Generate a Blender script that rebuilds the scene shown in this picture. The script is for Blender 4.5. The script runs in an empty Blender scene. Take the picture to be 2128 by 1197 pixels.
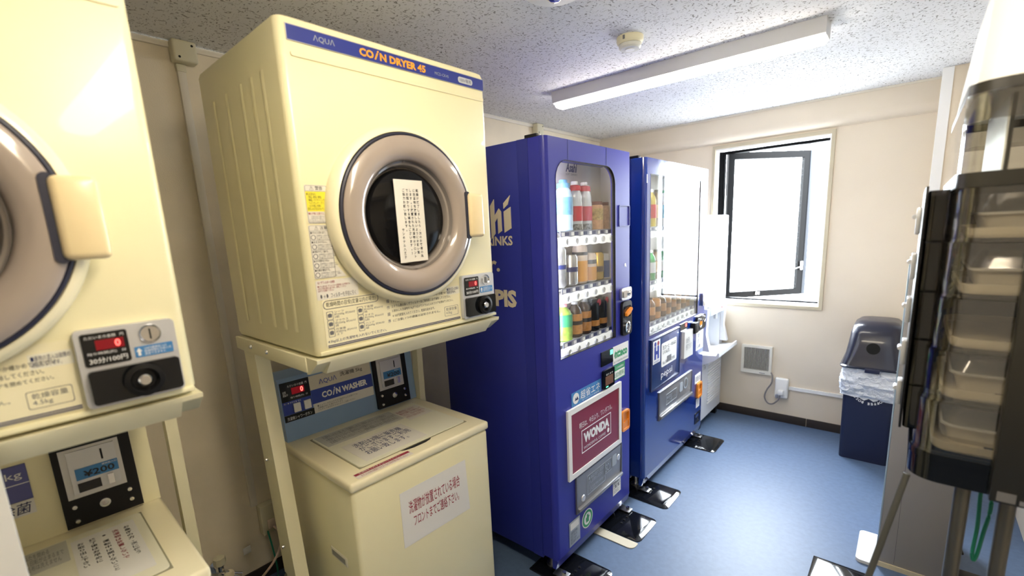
import bpy, bmesh, math, random
from mathutils import Vector, Matrix
from mathutils.geometry import tessellate_polygon
random.seed(7)
SC = bpy.context.scene
COL = SC.collection
PI = math.pi

# ------------------------------------------------------------------ camera
YAW, PIT, ROL = -.7133, -.1901, -.0478
CAM = Vector((2.1144, 0, 1.4971)); FPX = 963.49
fwd = Vector((math.sin(YAW)*math.cos(PIT), math.cos(YAW)*math.cos(PIT), math.sin(PIT)))
r0 = fwd.cross(Vector((0, 0, 1))).normalized(); u0 = r0.cross(fwd)
RR = r0*math.cos(ROL) + u0*math.sin(ROL); UU = -r0*math.sin(ROL) + u0*math.cos(ROL)
cd = bpy.data.cameras.new('camera'); cam = bpy.data.objects.new('camera', cd); COL.objects.link(cam)
cam.matrix_world = Matrix(((RR.x, UU.x, -fwd.x, CAM.x), (RR.y, UU.y, -fwd.y, CAM.y), (RR.z, UU.z, -fwd.z, CAM.z), (0, 0, 0, 1)))
cd.sensor_width = 36; cd.lens = FPX/2128*36; cd.shift_y = 67.2/2128; cd.clip_start = .02
cd.dof.use_dof = True; cd.dof.focus_distance = 1.95; cd.dof.aperture_fstop = 2.2
SC.camera = cam
# ------------------------------------------------------------------ world, light, exposure
w = bpy.data.worlds.new('world'); SC.world = w; w.use_nodes = True
w.node_tree.nodes['Background'].inputs[0].default_value = (.86, .93, 1, 1)
nt_ = w.node_tree; tc_ = nt_.nodes.new('ShaderNodeTexCoord'); sx_ = nt_.nodes.new('ShaderNodeSeparateXYZ'); mr_ = nt_.nodes.new('ShaderNodeMapRange')
nt_.links.new(tc_.outputs['Generated'], sx_.inputs[0]); nt_.links.new(sx_.outputs['Z'], mr_.inputs['Value'])
mr_.inputs['From Min'].default_value = -.25; mr_.inputs['From Max'].default_value = .25; mr_.inputs['To Min'].default_value = 5; mr_.inputs['To Max'].default_value = 19
nt_.links.new(mr_.outputs[0], w.node_tree.nodes['Background'].inputs[1])
SC.view_settings.view_transform = 'Standard'; SC.view_settings.look = 'None'
SC.view_settings.exposure = 1.64; SC.view_settings.gamma = 1
SC.cycles.max_bounces = 10; SC.cycles.transparent_max_bounces = 16
def portal(name, loc, rot, sx, sy, power, color):
    l = bpy.data.lights.new(name, 'AREA'); l.shape = 'RECTANGLE'; l.size = sx; l.size_y = sy; l.energy = power; l.color = color
    o = bpy.data.objects.new(name, l); COL.objects.link(o); o.location = loc; o.rotation_euler = rot
    return o
portal('window_portal', (1.3035, 3.90, 1.4515), (-PI/2, 0, 0), .76, 1.18, 10, (1, 1, 1)).data.cycles.is_portal = True

# ------------------------------------------------------------------ materials
MATS = {}
def mat(name, color, rough=.5, metal=0, coat=0, bump=0, bscale=200, var=0, vscale=6, emit=0, trans=0, spec=.5, alpha=1, ecol=None):
    if name in MATS: return MATS[name]
    m = bpy.data.materials.new(name); m.use_nodes = True; nt = m.node_tree; b = nt.nodes['Principled BSDF']
    c = (*color, 1)
    b.inputs['Base Color'].default_value = c; b.inputs['Roughness'].default_value = rough
    b.inputs['Metallic'].default_value = metal; b.inputs['Coat Weight'].default_value = coat; b.inputs['Coat Roughness'].default_value = .04
    b.inputs['Specular IOR Level'].default_value = spec
    b.inputs['Transmission Weight'].default_value = trans; b.inputs['Alpha'].default_value = alpha
    if emit:
        b.inputs['Emission Color'].default_value = (*(ecol or color), 1); b.inputs['Emission Strength'].default_value = emit
    tc = nt.nodes.new('ShaderNodeTexCoord')
    if var or bump == 0:
        n = nt.nodes.new('ShaderNodeTexNoise'); n.inputs['Scale'].default_value = vscale; n.inputs['Detail'].default_value = 4
        nt.links.new(tc.outputs['Object'], n.inputs['Vector'])
        mx = nt.nodes.new('ShaderNodeMixRGB'); mx.blend_type = 'MULTIPLY'; mx.inputs[0].default_value = 1
        rp = nt.nodes.new('ShaderNodeValToRGB'); v = max(var, .015)
        rp.color_ramp.elements[0].position = .3; rp.color_ramp.elements[0].color = (1-v, 1-v, 1-v, 1)
        rp.color_ramp.elements[1].position = .7; rp.color_ramp.elements[1].color = (1, 1, 1, 1)
        nt.links.new(n.outputs['Fac'], rp.inputs[0]); nt.links.new(rp.outputs[0], mx.inputs[2]); mx.inputs[1].default_value = c
        nt.links.new(mx.outputs[0], b.inputs['Base Color'])
    if bump:
        n = nt.nodes.new('ShaderNodeTexNoise'); n.inputs['Scale'].default_value = bscale; n.inputs['Detail'].default_value = 3
        nt.links.new(tc.outputs['Object'], n.inputs['Vector'])
        bp = nt.nodes.new('ShaderNodeBump'); bp.inputs['Strength'].default_value = bump; bp.inputs['Distance'].default_value = .002
        nt.links.new(n.outputs['Fac'], bp.inputs['Height']); nt.links.new(bp.outputs[0], b.inputs['Normal'])
    MATS[name] = m; return m
def glassy(name, tint, gloss=.08, rough=.02):
    """thin clear or smoked sheet: see-through with a Fresnel sheen"""
    m = bpy.data.materials.new(name); m.use_nodes = True; nt = m.node_tree; nt.nodes.clear()
    o = nt.nodes.new('ShaderNodeOutputMaterial'); t = nt.nodes.new('ShaderNodeBsdfTransparent'); g = nt.nodes.new('ShaderNodeBsdfGlossy')
    t.inputs[0].default_value = (*tint, 1); g.inputs['Roughness'].default_value = rough; g.inputs[0].default_value = (1, 1, 1, 1)
    lw = nt.nodes.new('ShaderNodeLayerWeight'); lw.inputs[0].default_value = .5
    pw = nt.nodes.new('ShaderNodeMath'); pw.operation = 'POWER'; pw.inputs[1].default_value = 4.5; nt.links.new(lw.outputs['Facing'], pw.inputs[0])
    ad = nt.nodes.new('ShaderNodeMath'); ad.operation = 'MULTIPLY_ADD'; ad.inputs[1].default_value = .9; ad.inputs[2].default_value = gloss
    nt.links.new(pw.outputs[0], ad.inputs[0])
    mx = nt.nodes.new('ShaderNodeMixShader'); nt.links.new(ad.outputs[0], mx.inputs[0]); nt.links.new(t.outputs[0], mx.inputs[1]); nt.links.new(g.outputs[0], mx.inputs[2])
    nt.links.new(mx.outputs[0], o.inputs[0]); return m
CREAM = mat('cream_paint', (.87, .81, .53), .32, coat=.25, var=.04, vscale=3)
CREAM2 = mat('cream_plastic', (.87, .80, .56), .3, coat=.3)
RACKM = mat('rack_paint', (.82, .77, .54), .42, var=.05, vscale=9)
WALLM = mat('wallpaper', (.76, .67, .54), .85, bump=.25, bscale=260, var=.07, vscale=2.2)
WALLD = mat('wallpaper_lightened', (.84, .75, .58), .85, bump=.3, bscale=260, var=.14, vscale=4)  # same paper on the left wall, colour raised in place of light it lacks
TRIMM = mat('trim_vinyl', (.74, .69, .58), .45)
WHITEV = mat('white_vinyl', (.86, .87, .88), .35)
BASEM = mat('dark_skirting', (.028, .02, .016), .5)
BLUE = mat('royal_blue_enamel', (.030, .036, .32), .38, coat=.12, var=.03, spec=.25)
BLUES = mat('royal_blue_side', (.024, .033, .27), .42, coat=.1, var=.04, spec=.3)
NAVY = mat('deep_blue_enamel', (.005, .030, .23), .14, coat=.9, var=.02)
BLACK = mat('black_plastic', (.009, .009, .010), .35, spec=.25)
BLACKG = mat('black_gloss', (.006, .007, .009), .1, coat=.35, spec=.3)
RUB = mat('dark_gasket', (.02, .022, .045), .45)
CHROME = mat('chrome', (.75, .75, .76), .15, metal=1)
STEEL = mat('brushed_steel', (.55, .55, .56), .33, metal=1)
SILVER = mat('silver_plastic', (.62, .63, .66), .35, metal=.4)
WHITE = mat('white_plastic', (.85, .85, .83), .35)
PAPER = mat('paper', (.80, .79, .76), .8)
PAPERW = mat('warm_paper', (.76, .73, .66), .8)
INK = mat('black_ink', (.02, .02, .025), .6)
GINK = mat('grey_ink', (.16, .16, .17), .6)
NINK = mat('navy_ink', (.015, .025, .12), .5)
RINK = mat('dark_red_ink', (.33, .02, .05), .6)
WINK = mat('white_ink', (.85, .85, .85), .5)
SINK = mat('silver_ink', (.38, .42, .46), .4)
OINK = mat('orange_ink', (.95, .38, .02), .5)
CINK = mat('cream_ink', (.66, .58, .44), .5)
BAND = mat('navy_band', (.025, .04, .26), .35)
BAND2 = mat('blue_band', (.02, .05, .36), .35)
SKY = mat('light_blue_plastic', (.27, .42, .68), .45, var=.05)
STKB = mat('sticker_blue', (.05, .22, .52), .5)
RED7 = mat('red_digit', (1, .03, .03), .5, emit=1.1, ecol=(1, .10, .08))
REDD = mat('red_window', (.12, .004, .006), .25, emit=.12, ecol=(.35, 0, .01))
YEL = mat('sticker_yellow', (.85, .75, .05), .5)
ORG = mat('orange_plastic', (.85, .28, .02), .3, coat=.3)
MAROON = mat('maroon_poster', (.24, .012, .035), .35, coat=.3)
GREEN = mat('sticker_green', (.03, .30, .12), .5)
LIT = mat('green_lit', (.1, .9, .4), .5, emit=.9)
SHELF = mat('display_back', (.66, .62, .57), .5)
BUTTON = mat('button_strip', (.9, .9, .88), .25, coat=.4, emit=.22)
BTNC = mat('clear_button', (.72, .74, .76), .1, coat=1)
TAG = mat('tag_grey', (.26, .27, .33), .5)
GLASS = glassy('display_glass', (.93, .94, .94), .02)
GLASS2 = glassy('display_glass_far', (.9, .92, .92), .07)
GLASSW = glassy('window_glass', (.97, .98, .98), .02)
SMOKE = glassy('smoked_cover', (.80, .79, .78), .11)
CLEAR = glassy('clear_cover', (.92, .92, .90), .05)
SMOKD = glassy('dark_smoked_cover', (.16, .155, .16), .06)
RINGM = mat('smoky_door_ring', (.36, .30, .26), .16, coat=.7)
RINGI = mat('smoky_inner_ring', (.34, .30, .27), .08, coat=1, metal=.25)
DARKG = mat('dark_door_glass', (.006, .006, .007), .1, spec=.25)
FLOORM = mat('floor_vinyl', (.105, .165, .285), .46, bump=.12, bscale=500, var=.16, vscale=40)
GREYP = mat('grey_panel', (.40, .385, .37), .5)
PALEB = mat('pale_blue_edge', (.42, .55, .68), .4)
BAGM = mat('white_bag', (.66, .70, .77), .35, bump=1, bscale=26)
for n_ in BAGM.node_tree.nodes:
    if n_.type == 'BUMP': n_.inputs['Distance'].default_value = .02
    if n_.type == 'TEX_NOISE': n_.inputs['Distortion'].default_value = 1.6
BINM = mat('navy_bin', (.012, .016, .05), .4)
LIDM = mat('navy_bin_lid', (.010, .012, .028), .28, coat=.25, spec=.4)
COOLM = mat('cooler_white', (.72, .74, .78), .35)
COOLG = mat('cooler_grey', (.5, .52, .55), .4)
ALUD = mat('dark_aluminium', (.0016, .0017, .002), .45, spec=.05)
ALUG = mat('grey_aluminium', (.013, .016, .022), .4, spec=.15)
TUBE = mat('lamp_lens', (1, .95, .88), .4, emit=16, ecol=(1, .92, .80))
TUBE2 = mat('warm_lamp_lens', (1, .93, .80), .4, emit=9.5, ecol=(1, .88, .68))
LEDM = mat('led_strip', (1, 1, 1), .4, emit=24, ecol=(.97, .98, 1))
GREENC = mat('green_cable', (.01, .22, .12), .4)
PINKC = mat('pale_cable', (.66, .50, .42), .5)
GREYC = mat('grey_cable', (.22, .20, .20), .5)
HOSE = mat('hose_grey', (.42, .37, .28), .6)
BEIGEB = mat('beige_box', (.66, .62, .45), .5, var=.06)
TRAYC = mat('cream_tray', (.78, .70, .50), .4)
DARKP = mat('brown_black_panel', (.022, .020, .015), .35)
LEGM = mat('dull_steel_leg', (.16, .15, .13), .38, metal=.8)

def ceiling_material():
    m = mat('ceiling_board', (.80, .80, .80), .9, bump=.3, bscale=120)
    nt = m.node_tree; b = nt.nodes['Principled BSDF']; tc = nt.nodes.new('ShaderNodeTexCoord')
    w1 = nt.nodes.new('ShaderNodeTexNoise'); w1.inputs['Scale'].default_value = 20
    nt.links.new(tc.outputs['Object'], w1.inputs['Vector'])
    av = nt.nodes.new('ShaderNodeMixRGB'); av.blend_type = 'ADD'; av.inputs[0].default_value = .035
    nt.links.new(tc.outputs['Object'], av.inputs[1]); nt.links.new(w1.outputs['Color'], av.inputs[2])
    facs = []
    for sc, rot in ((((70, 190, 1)), .35), ((120, 55, 1), -.3)):
        mp = nt.nodes.new('ShaderNodeMapping'); mp.inputs['Scale'].default_value = sc; mp.inputs['Rotation'].default_value = (0, 0, rot)
        nt.links.new(av.outputs[0], mp.inputs[0])
        n = nt.nodes.new('ShaderNodeTexNoise'); n.inputs['Scale'].default_value = 1; n.inputs['Detail'].default_value = 1.5; n.inputs['Roughness'].default_value = .55
        nt.links.new(mp.outputs[0], n.inputs['Vector'])
        rp = nt.nodes.new('ShaderNodeValToRGB'); e = rp.color_ramp.elements
        e[0].position = .635; e[0].color = (1, 1, 1, 1); e[1].position = .66; e[1].color = (.42, .41, .39, 1)
        nt.links.new(n.outputs['Fac'], rp.inputs[0]); facs.append(rp.outputs[0])
    mx = nt.nodes.new('ShaderNodeMixRGB'); mx.blend_type = 'MULTIPLY'; mx.inputs[0].default_value = 1
    nt.links.new(facs[0], mx.inputs[1]); nt.links.new(facs[1], mx.inputs[2])
    m2 = nt.nodes.new('ShaderNodeMixRGB'); m2.blend_type = 'MULTIPLY'; m2.inputs[0].default_value = 1; m2.inputs[1].default_value = (.78, .78, .78, 1)
    nt.links.new(mx.outputs[0], m2.inputs[2]); nt.links.new(m2.outputs[0], b.inputs['Base Color'])
    return m
CEILM = ceiling_material()

# ------------------------------------------------------------------ mesh helpers
def circ(n, r, c=(0, 0), a0=0, a1=2*PI, end=False):
    k = n if end else n
    return [(c[0]+r*math.cos(a0+(a1-a0)*i/(n-1 if end else n)), c[1]+r*math.sin(a0+(a1-a0)*i/(n-1 if end else n))) for i in range(n)]
def rrect(a0, b0, a1, b1, r, n=5):
    """rounded rectangle, r = one radius or (bl, br, tr, tl)"""
    if not hasattr(r, '__len__'): r = (r,)*4
    pts = []
    for (ca, cb, q, rad) in ((a0, b0, PI, r[0]), (a1, b0, 1.5*PI, r[1]), (a1, b1, 0, r[2]), (a0, b1, .5*PI, r[3])):
        if rad <= 0: pts.append((ca, cb)); continue
        x = ca+(rad if ca == a0 else -rad); y = cb+(rad if cb == b0 else -rad)
        for i in range(n+1):
            t = q+.5*PI*i/n; pts.append((x+rad*math.cos(t), y+rad*math.sin(t)))
    return pts
MAPS = {'x': lambda a, b, d: (d, a, b), 'y': lambda a, b, d: (a, d, b), 'z': lambda a, b, d: (a, b, d)}
class MB:
    def __init__(s): s.bm = bmesh.new()
    def box(s, x0, y0, z0, x1, y1, z1, bev=0, seg=2):
        vs = [s.bm.verts.new((x, y, z)) for x in (x0, x1) for y in (y0, y1) for z in (z0, z1)]
        fs = [s.bm.faces.new([vs[i] for i in f]) for f in ((0, 1, 3, 2), (4, 6, 7, 5), (0, 4, 5, 1), (2, 3, 7, 6), (0, 2, 6, 4), (1, 5, 7, 3))]
        if bev:
            es = list({e for f in fs for e in f.edges})
            bmesh.ops.bevel(s.bm, geom=es, offset=bev, segments=seg, affect='EDGES', profile=.5)
        return s
    def prism(s, loops, ax, d0, d1, cap0=True, cap1=True):
        """extrude 2-D loops (first outer, rest holes) along an axis: x -> (y,z), y -> (x,z), z -> (x,y)"""
        if not hasattr(loops[0][0], '__len__'): loops = [loops]
        f = MAPS[ax]; A = []; B = []
        for lp in loops:
            a = [s.bm.verts.new(f(p[0], p[1], d0)) for p in lp]; b = [s.bm.verts.new(f(p[0], p[1], d1)) for p in lp]
            A += a; B += b
            for i in range(len(lp)):
                j = (i+1) % len(lp); s.bm.faces.new((a[i], a[j], b[j], b[i]))
        if len(loops) == 2 and len(loops[0]) == len(loops[1]) and len(loops[0]) > 4:
            n = len(loops[0])
            for L_ in (A, B):
                for i in range(n):
                    j = (i+1) % n; s.face((L_[i], L_[j], L_[n+j], L_[n+i]))
            return s
        tri = tessellate_polygon([[Vector((p[0], p[1], 0)) for p in lp] for lp in loops])
        for t in tri:
            if cap0: s.face([A[i] for i in t])
            if cap1: s.face([B[i] for i in t])
        return s
    def face(s, vs):
        try: return s.bm.faces.new(vs)
        except ValueError: return None
    def poly(s, pts):
        s.face([s.bm.verts.new(p) for p in pts]); return s
    def lathe(s, prof, c=(0, 0, 0), ax='z', n=40, sx=1, sy=1):
        """prof = [(radius, distance along axis)]"""
        f = MAPS[ax]; rings = []
        for r, d in prof:
            if r < 1e-6: rings.append([s.bm.verts.new(Vector(f(0, 0, d))+Vector(c))])
            else: rings.append([s.bm.verts.new(Vector(f(r*sx*math.cos(2*PI*i/n), r*sy*math.sin(2*PI*i/n), d))+Vector(c)) for i in range(n)])
        for a, b in zip(rings, rings[1:]):
            for i in range(n):
                j = (i+1) % n
                if len(a) == 1 and len(b) == 1: continue
                if len(a) == 1: s.face((a[0], b[i], b[j]))
                elif len(b) == 1: s.face((a[i], a[j], b[0]))
                else: s.face((a[i], a[j], b[j], b[i]))
        return s
    def cyl(s, c, ax, r, d0, d1, n=24, r2=None):
        r2 = r if r2 is None else r2
        return s.lathe([(0, d0), (r, d0), (r2, d1), (0, d1)], c, ax, n)
    def tube(s, pts, r, n=10, rad=None):
        pts = [Vector(p) for p in pts]; rings = []; up = Vector((0, 0, 1))
        for i, p in enumerate(pts):
            t = (pts[min(i+1, len(pts)-1)]-pts[max(i-1, 0)]).normalized()
            a = t.cross(up)
            if a.length < .05: a = t.cross(Vector((0, 1, 0)))
            a.normalize(); b = t.cross(a); rr = rad[i] if rad else r
            rings.append([s.bm.verts.new(p+a*rr*math.cos(2*PI*k/n)+b*rr*math.sin(2*PI*k/n)) for k in range(n)])
        for a, b in zip(rings, rings[1:]):
            for i in range(n): s.face((a[i], a[(i+1) % n], b[(i+1) % n], b[i]))
        s.face(rings[0]); s.face(rings[-1]); return s
    def build(s, name, m, parent=None, smooth=True, loc=None):
        bmesh.ops.recalc_face_normals(s.bm, faces=s.bm.faces)
        me = bpy.data.meshes.new(name); s.bm.to_mesh(me); s.bm.free(); me.materials.append(m)
        if smooth:
            for p in me.polygons: p.use_smooth = True
            me.set_sharp_from_angle(angle=math.radians(38))
        o = bpy.data.objects.new(name, me); COL.objects.link(o); o.parent = parent
        if loc: o.location = loc
        return o
def spline(pts, n=8):
    P = [Vector(p) for p in pts]; out = []
    for i in range(len(P)-1):
        a = P[max(i-1, 0)]; b = P[i]; c = P[i+1]; d = P[min(i+2, len(P)-1)]
        for k in range(n):
            t = k/n; out.append(.5*((2*b)+(c-a)*t+(2*a-5*b+4*c-d)*t*t+(3*b-a-3*c+d)*t**3))
    out.append(P[-1]); return out
def tag(o, label, cat, group=None, kind=None):
    o['label'] = label; o['category'] = cat
    if group: o['group'] = group
    if kind: o['kind'] = kind
    return o
def thing(name, label, cat, loc=(0, 0, 0), rz=0, group=None):
    o = bpy.data.objects.new(name, None); o.empty_display_size = .1; COL.objects.link(o); o.location = loc; o.rotation_euler = (0, 0, rz)
    return tag(o, label, cat, group)
def struct(name, mb, m, parent=None):
    o = mb.build(name, m, parent)
    if parent is None: o['kind'] = 'structure'
    return o
def sheet(name, m, parent, u0, z0, u1, z1, n=.001, t=.0012, r=0):
    """thin sticker or plate on the +x face of a machine"""
    return MB().prism(rrect(u0, z0, u1, z1, r, 3) if r else [(u0, z0), (u1, z0), (u1, z1), (u0, z1)], 'x', n, n+t).build(name, m, parent)
DG = None
def text_mesh(s, bold=0, shear=0, align='LEFT', space=1.0, lines=1.0):
    c = bpy.data.curves.new('lettering', 'FONT'); c.body = s; c.size = 1; c.offset = bold; c.shear = shear; c.align_x = align
    c.resolution_u = 2; c.space_line = lines; c.space_character = space; c.fill_mode = 'FRONT'
    o = bpy.data.objects.new('lettering', c); COL.objects.link(o)
    dg = bpy.context.evaluated_depsgraph_get(); dg.update(); me = bpy.data.meshes.new_from_object(o.evaluated_get(dg))
    bpy.data.objects.remove(o); bpy.data.curves.remove(c)
    return me
def write(parent, s, m, u0, z0, u1, z1, n=.003, bold=0, shear=0, name='lettering', align='LEFT', keep=False, lines=1.0, space=1.0, fn=None):
    """real lettering fitted into a box of the +x face; fn maps (u, v in 0..1) to a point for slanted faces"""
    if any(ord(ch) > 0x2fff for ch in s): bold = min(bold, .004)
    me = text_mesh(s, bold, shear, align, space, lines); V = me.vertices
    if not len(V): return None
    x0 = min(v.co.x for v in V); x1 = max(v.co.x for v in V); y0 = min(v.co.y for v in V); y1 = max(v.co.y for v in V)
    W = u1-u0; H = z1-z0
    if keep:
        k = min(W/(x1-x0), H/(y1-y0)); W2 = k*(x1-x0); H2 = k*(y1-y0); u0 += (W-W2)/2*(keep != 'left'); z0 += (H-H2)/2; W, H = W2, H2
    for v in V:
        a = u0+(v.co.x-x0)/(x1-x0)*W; b = z0+(v.co.y-y0)/(y1-y0)*H
        v.co = fn(a, b, n) if fn else (n, a, b)
    me.materials.clear(); me.materials.append(m)
    o = bpy.data.objects.new(name, me); COL.objects.link(o); o.parent = parent
    return o
def vtext(parent, cols, m, u0, z0, u1, z1, n, name='lettering'):
    """vertical Japanese writing, columns from right to left"""
    bmx = bmesh.new(); k = len(cols); cw = (u1-u0)/k; L = max(len(c) for c in cols)*1.0; ch = (z1-z0)/L
    for i, c in enumerate(cols):
        for j, g in enumerate(c):
            if g == ' ': continue
            me = text_mesh(g, .012); tmp = bmesh.new(); tmp.from_mesh(me); bpy.data.meshes.remove(me)
            vs = tmp.verts
            if not len(vs): tmp.free(); continue
            cx = (min(v.co.x for v in vs)+max(v.co.x for v in vs))/2
            for v in vs:
                v.co = Vector((n, u1-(i+.5)*cw+(v.co.x-cx)*min(cw, ch)*.82, z1-(j+.9)*ch+v.co.y*ch*.85))
            mm = bpy.data.meshes.new('t'); tmp.to_mesh(mm); tmp.free(); bmx.from_mesh(mm); bpy.data.meshes.remove(mm)
    me = bpy.data.meshes.new(name); bmx.to_mesh(me); bmx.free(); me.materials.append(m)
    o = bpy.data.objects.new(name, me); COL.objects.link(o); o.parent = parent; return o
def copy_tree(o, parent=None):
    c = o.copy(); COL.objects.link(c); c.parent = parent
    for ch in list(o.children): copy_tree(ch, c)
    return c

# ------------------------------------------------------------------ the room
H = 2.23; YB = 3.756; XR = 2.62; XL = 2.277; YF = -1.7
struct('floor', MB().box(0, YF, -.05, XR, YB, 0), FLOORM)
struct('ceiling', MB().box(-.1, YF-.1, H, XR+.1, YB+.1, H+.06), CEILM)
struct('wall_left', MB().box(-.1, YF-.1, -.05, 0, YB+.1, H), WALLD)
WX0, WX1, WZ0, WZ1 = .945, 1.662, .885, 2.018      # clear opening
struct('wall_back', MB().prism([[(0, -.05), (XR+.1, -.05), (XR+.1, H), (0, H)], [(WX0, WZ0), (WX0, WZ1), (WX1, WZ1), (WX1, WZ0)]], 'y', YB, YB+.14), WALLM)
struct('wall_right', MB().box(XR, YF-.1, -.05, XR+.1, YB, H), WALLM)
struct('wall_front', MB().box(0, YF-.1, -.05, XR, YF, H), WALLM)
struct('trim_1', MB().prism([(YB, 2.052), (YB, H), (YB-.055, H), (YB-.055, 2.115)]+[(YB-.055+.060*(1-math.cos(t*PI/16))*.95, 2.115-.060*math.sin(t*PI/16)) for t in range(1, 8)], 'x', 0, 2.165), WALLM)
struct('trim_2', MB().box(0, YF, 2.206, .012, YB, 2.228, .004), TRIMM)
struct('trim_3', MB().box(2.165, 3.50, 0, XR, YB, H), WALLM)
struct('trim_4', MB().prism([(2.158, 3.493), (2.203, 3.493), (2.203, 3.4995), (2.1645, 3.4995), (2.1645, 3.56), (2.158, 3.56)], 'z', 0, H-.001), WHITEV)
struct('trim_5', MB().box(XL, YF, 1.95, XR, 3.4995, H-.0005), WALLM)
struct('trim_6', MB().box(0, YB-.062, H-.012, 2.165, YB-.0555, H-.0005).box(XL-.006, YF, H-.012, XL-.0005, 3.49, H-.0005), TRIMM)
struct('baseboard_back', MB().box(0, YB-.008, 0, 1.64, YB-.0005, .062, .002).box(1.643, YB-.008, 0, 2.157, YB-.0005, .062, .002), BASEM)
struct('baseboard_left', MB().box(.0005, YF, 0, .008, YB-.01, .062, .002), BASEM)
# window: cream casing, black frame, sash swung outward
win = bpy.data.objects.new('window_1', None); COL.objects.link(win); win['kind'] = 'structure'; win.location = (WX0, YB, WZ0)
WW = WX1-WX0; WH = WZ1-WZ0
o = MB().prism([[(-.02, -.022), (WW+.02, -.022), (WW+.02, WH+.022), (-.02, WH+.022)], [(.0, .0), (WW, .0), (WW, WH), (0, WH)]], 'y', -.012, -.0005).build('window_casing', mat('casing_vinyl', (.52, .46, .33), .5), win)
o = MB().prism([[(.0005, .0005), (WW-.0005, .0005), (WW-.0005, WH-.0005), (.0005, WH-.0005)], [(.008, .012), (WW-.008, .012), (WW-.008, WH-.014), (.008, WH-.014)]], 'y', .0, .065).build('reveal_lining', WHITEV, win)
fr = MB().prism([[(.008, .0125), (WW-.008, .0125), (WW-.008, WH-.0145), (.008, WH-.0145)], [(.040, .024), (WW-.014, .024), (WW-.014, WH-.034), (.040, WH-.034)]], 'y', .066, .11)
fr.box(.041, .07, .025, .046, .108, WH-.035)
fr.build('window_frame', ALUD, win)
MB().box(.052, .075, .30, .06, .085, .80, .002).box(.05, .07, .55, .066, .09, .58, .002).build('hinge_stay', CHROME, win)
sash = bpy.data.objects.new('sash', None); COL.objects.link(sash); sash.parent = win; sash.location = (.052, .118, 0); sash.rotation_euler = (0, 0, math.radians(46))
SW = .655
MB().prism([[(0, .004), (SW, .004), (SW, WH-.02), (0, WH-.02)], [(.050, .052), (SW-.045, .052), (SW-.045, WH-.07), (.050, WH-.07)]], 'y', -.016, .016).build('sash_frame', ALUD, sash)
MB().box(SW+.0005, -.02, .005, SW+.030, .014, WH-.021, .002).build('sash_edge', ALUG, sash)
MB().box(.050, -.002, .052, SW-.045, .002, WH-.07).build('pane', GLASSW, sash)
MB().box(SW-.03, -.035, .20, SW-.012, -.0165, .27, .004).tube(spline([(SW-.02, -.03, .235), (SW-.05, -.045, .225), (SW-.10, -.04, .21)], 5), .0035).build('latch_handle', CHROME, sash)
MB().box(.26, -.026, .022, .28, -.0165, .045, .003).box(.285, -.026, .022, .295, -.0165, .045, .003).build('catch', CHROME, sash)

# ------------------------------------------------------------------ ceiling fittings
def lamp(y, x0, x1, label, TUBE=TUBE, drop=0):
    t = thing('ceiling_light', label, 'ceiling light', (x0, y, H-.08-drop), 0, 'slim ceiling lights'); L = x1-x0
    MB().prism([(-.004, .0795+drop), (-.004, .072), (.004, .025), (.012, .019), (.098, .019), (.106, .025), (.114, .072), (.114, .0795+drop)], 'x', 0, L).build('housing', mat('lamp_housing', (.60, .61, .63), .4), t)
    MB().prism([(.014, .0185), (.014, .008), (.026, .001), (.084, .001), (.096, .008), (.096, .0185)] if not drop else [(-.012, .0185), (-.012, -.045), (.01, -.065), (.10, -.065), (.122, -.045), (.122, .0185)], 'x', .012, L-.012).build('diffuser', TUBE, t)
    return t
lamp(2.235, .545, 1.80, 'lit slim white ceiling light running across the room above the vending machines')
lamp(.42, 1.40, 2.58, 'lit warm slim ceiling light above the gap between the dryers, out of frame', TUBE2, .06)
t = thing('smoke_detector', 'small round cream heat detector on the speckled ceiling beside the long light', 'detector', (1.19, 1.865, H-.045))
MB().lathe([(0, .0445), (.052, .0445), (.052, .030), (.049, .022), (.046, .018), (0, .018)], n=40).build('base', mat('aged_cream', (.74, .70, .50), .4), t)
MB().lathe([(0, .0175), (.043, .0175), (.043, .006), (.037, 0), (.0, 0)], n=40).build('sensor_head', mat('aged_pale', (.66, .66, .60), .35), t)
MB().lathe([(0, -.0005), (.018, -.0005), (.018, -.003), (0, -.003)], n=24).build('sensor_disc', WHITE, t)
MB().box(-.004, -.054, .026, .004, -.0515, .040).build('slot', GINK, t)
t = thing('round_emergency_light', 'round white flush light cut by the top edge of the photo', 'ceiling lamp', (1.215, 1.31, H-.03))
MB().lathe([(0, .0295), (.098, .0295), (.102, .018), (.092, .006), (.04, 0), (0, 0)], n=48).build('trim_dish', WHITE, t)
MB().lathe([(0, -.0005), (.026, -.0005), (.024, -.012), (.012, -.02), (0, -.021)], n=28).build('bulb', CHROME, t)
MB().cyl((.05, .045, 0), 'z', .004, -.002, .004).cyl((.036, .055, 0), 'z', .004, -.002, .004).build('indicator', GINK, t)

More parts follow.
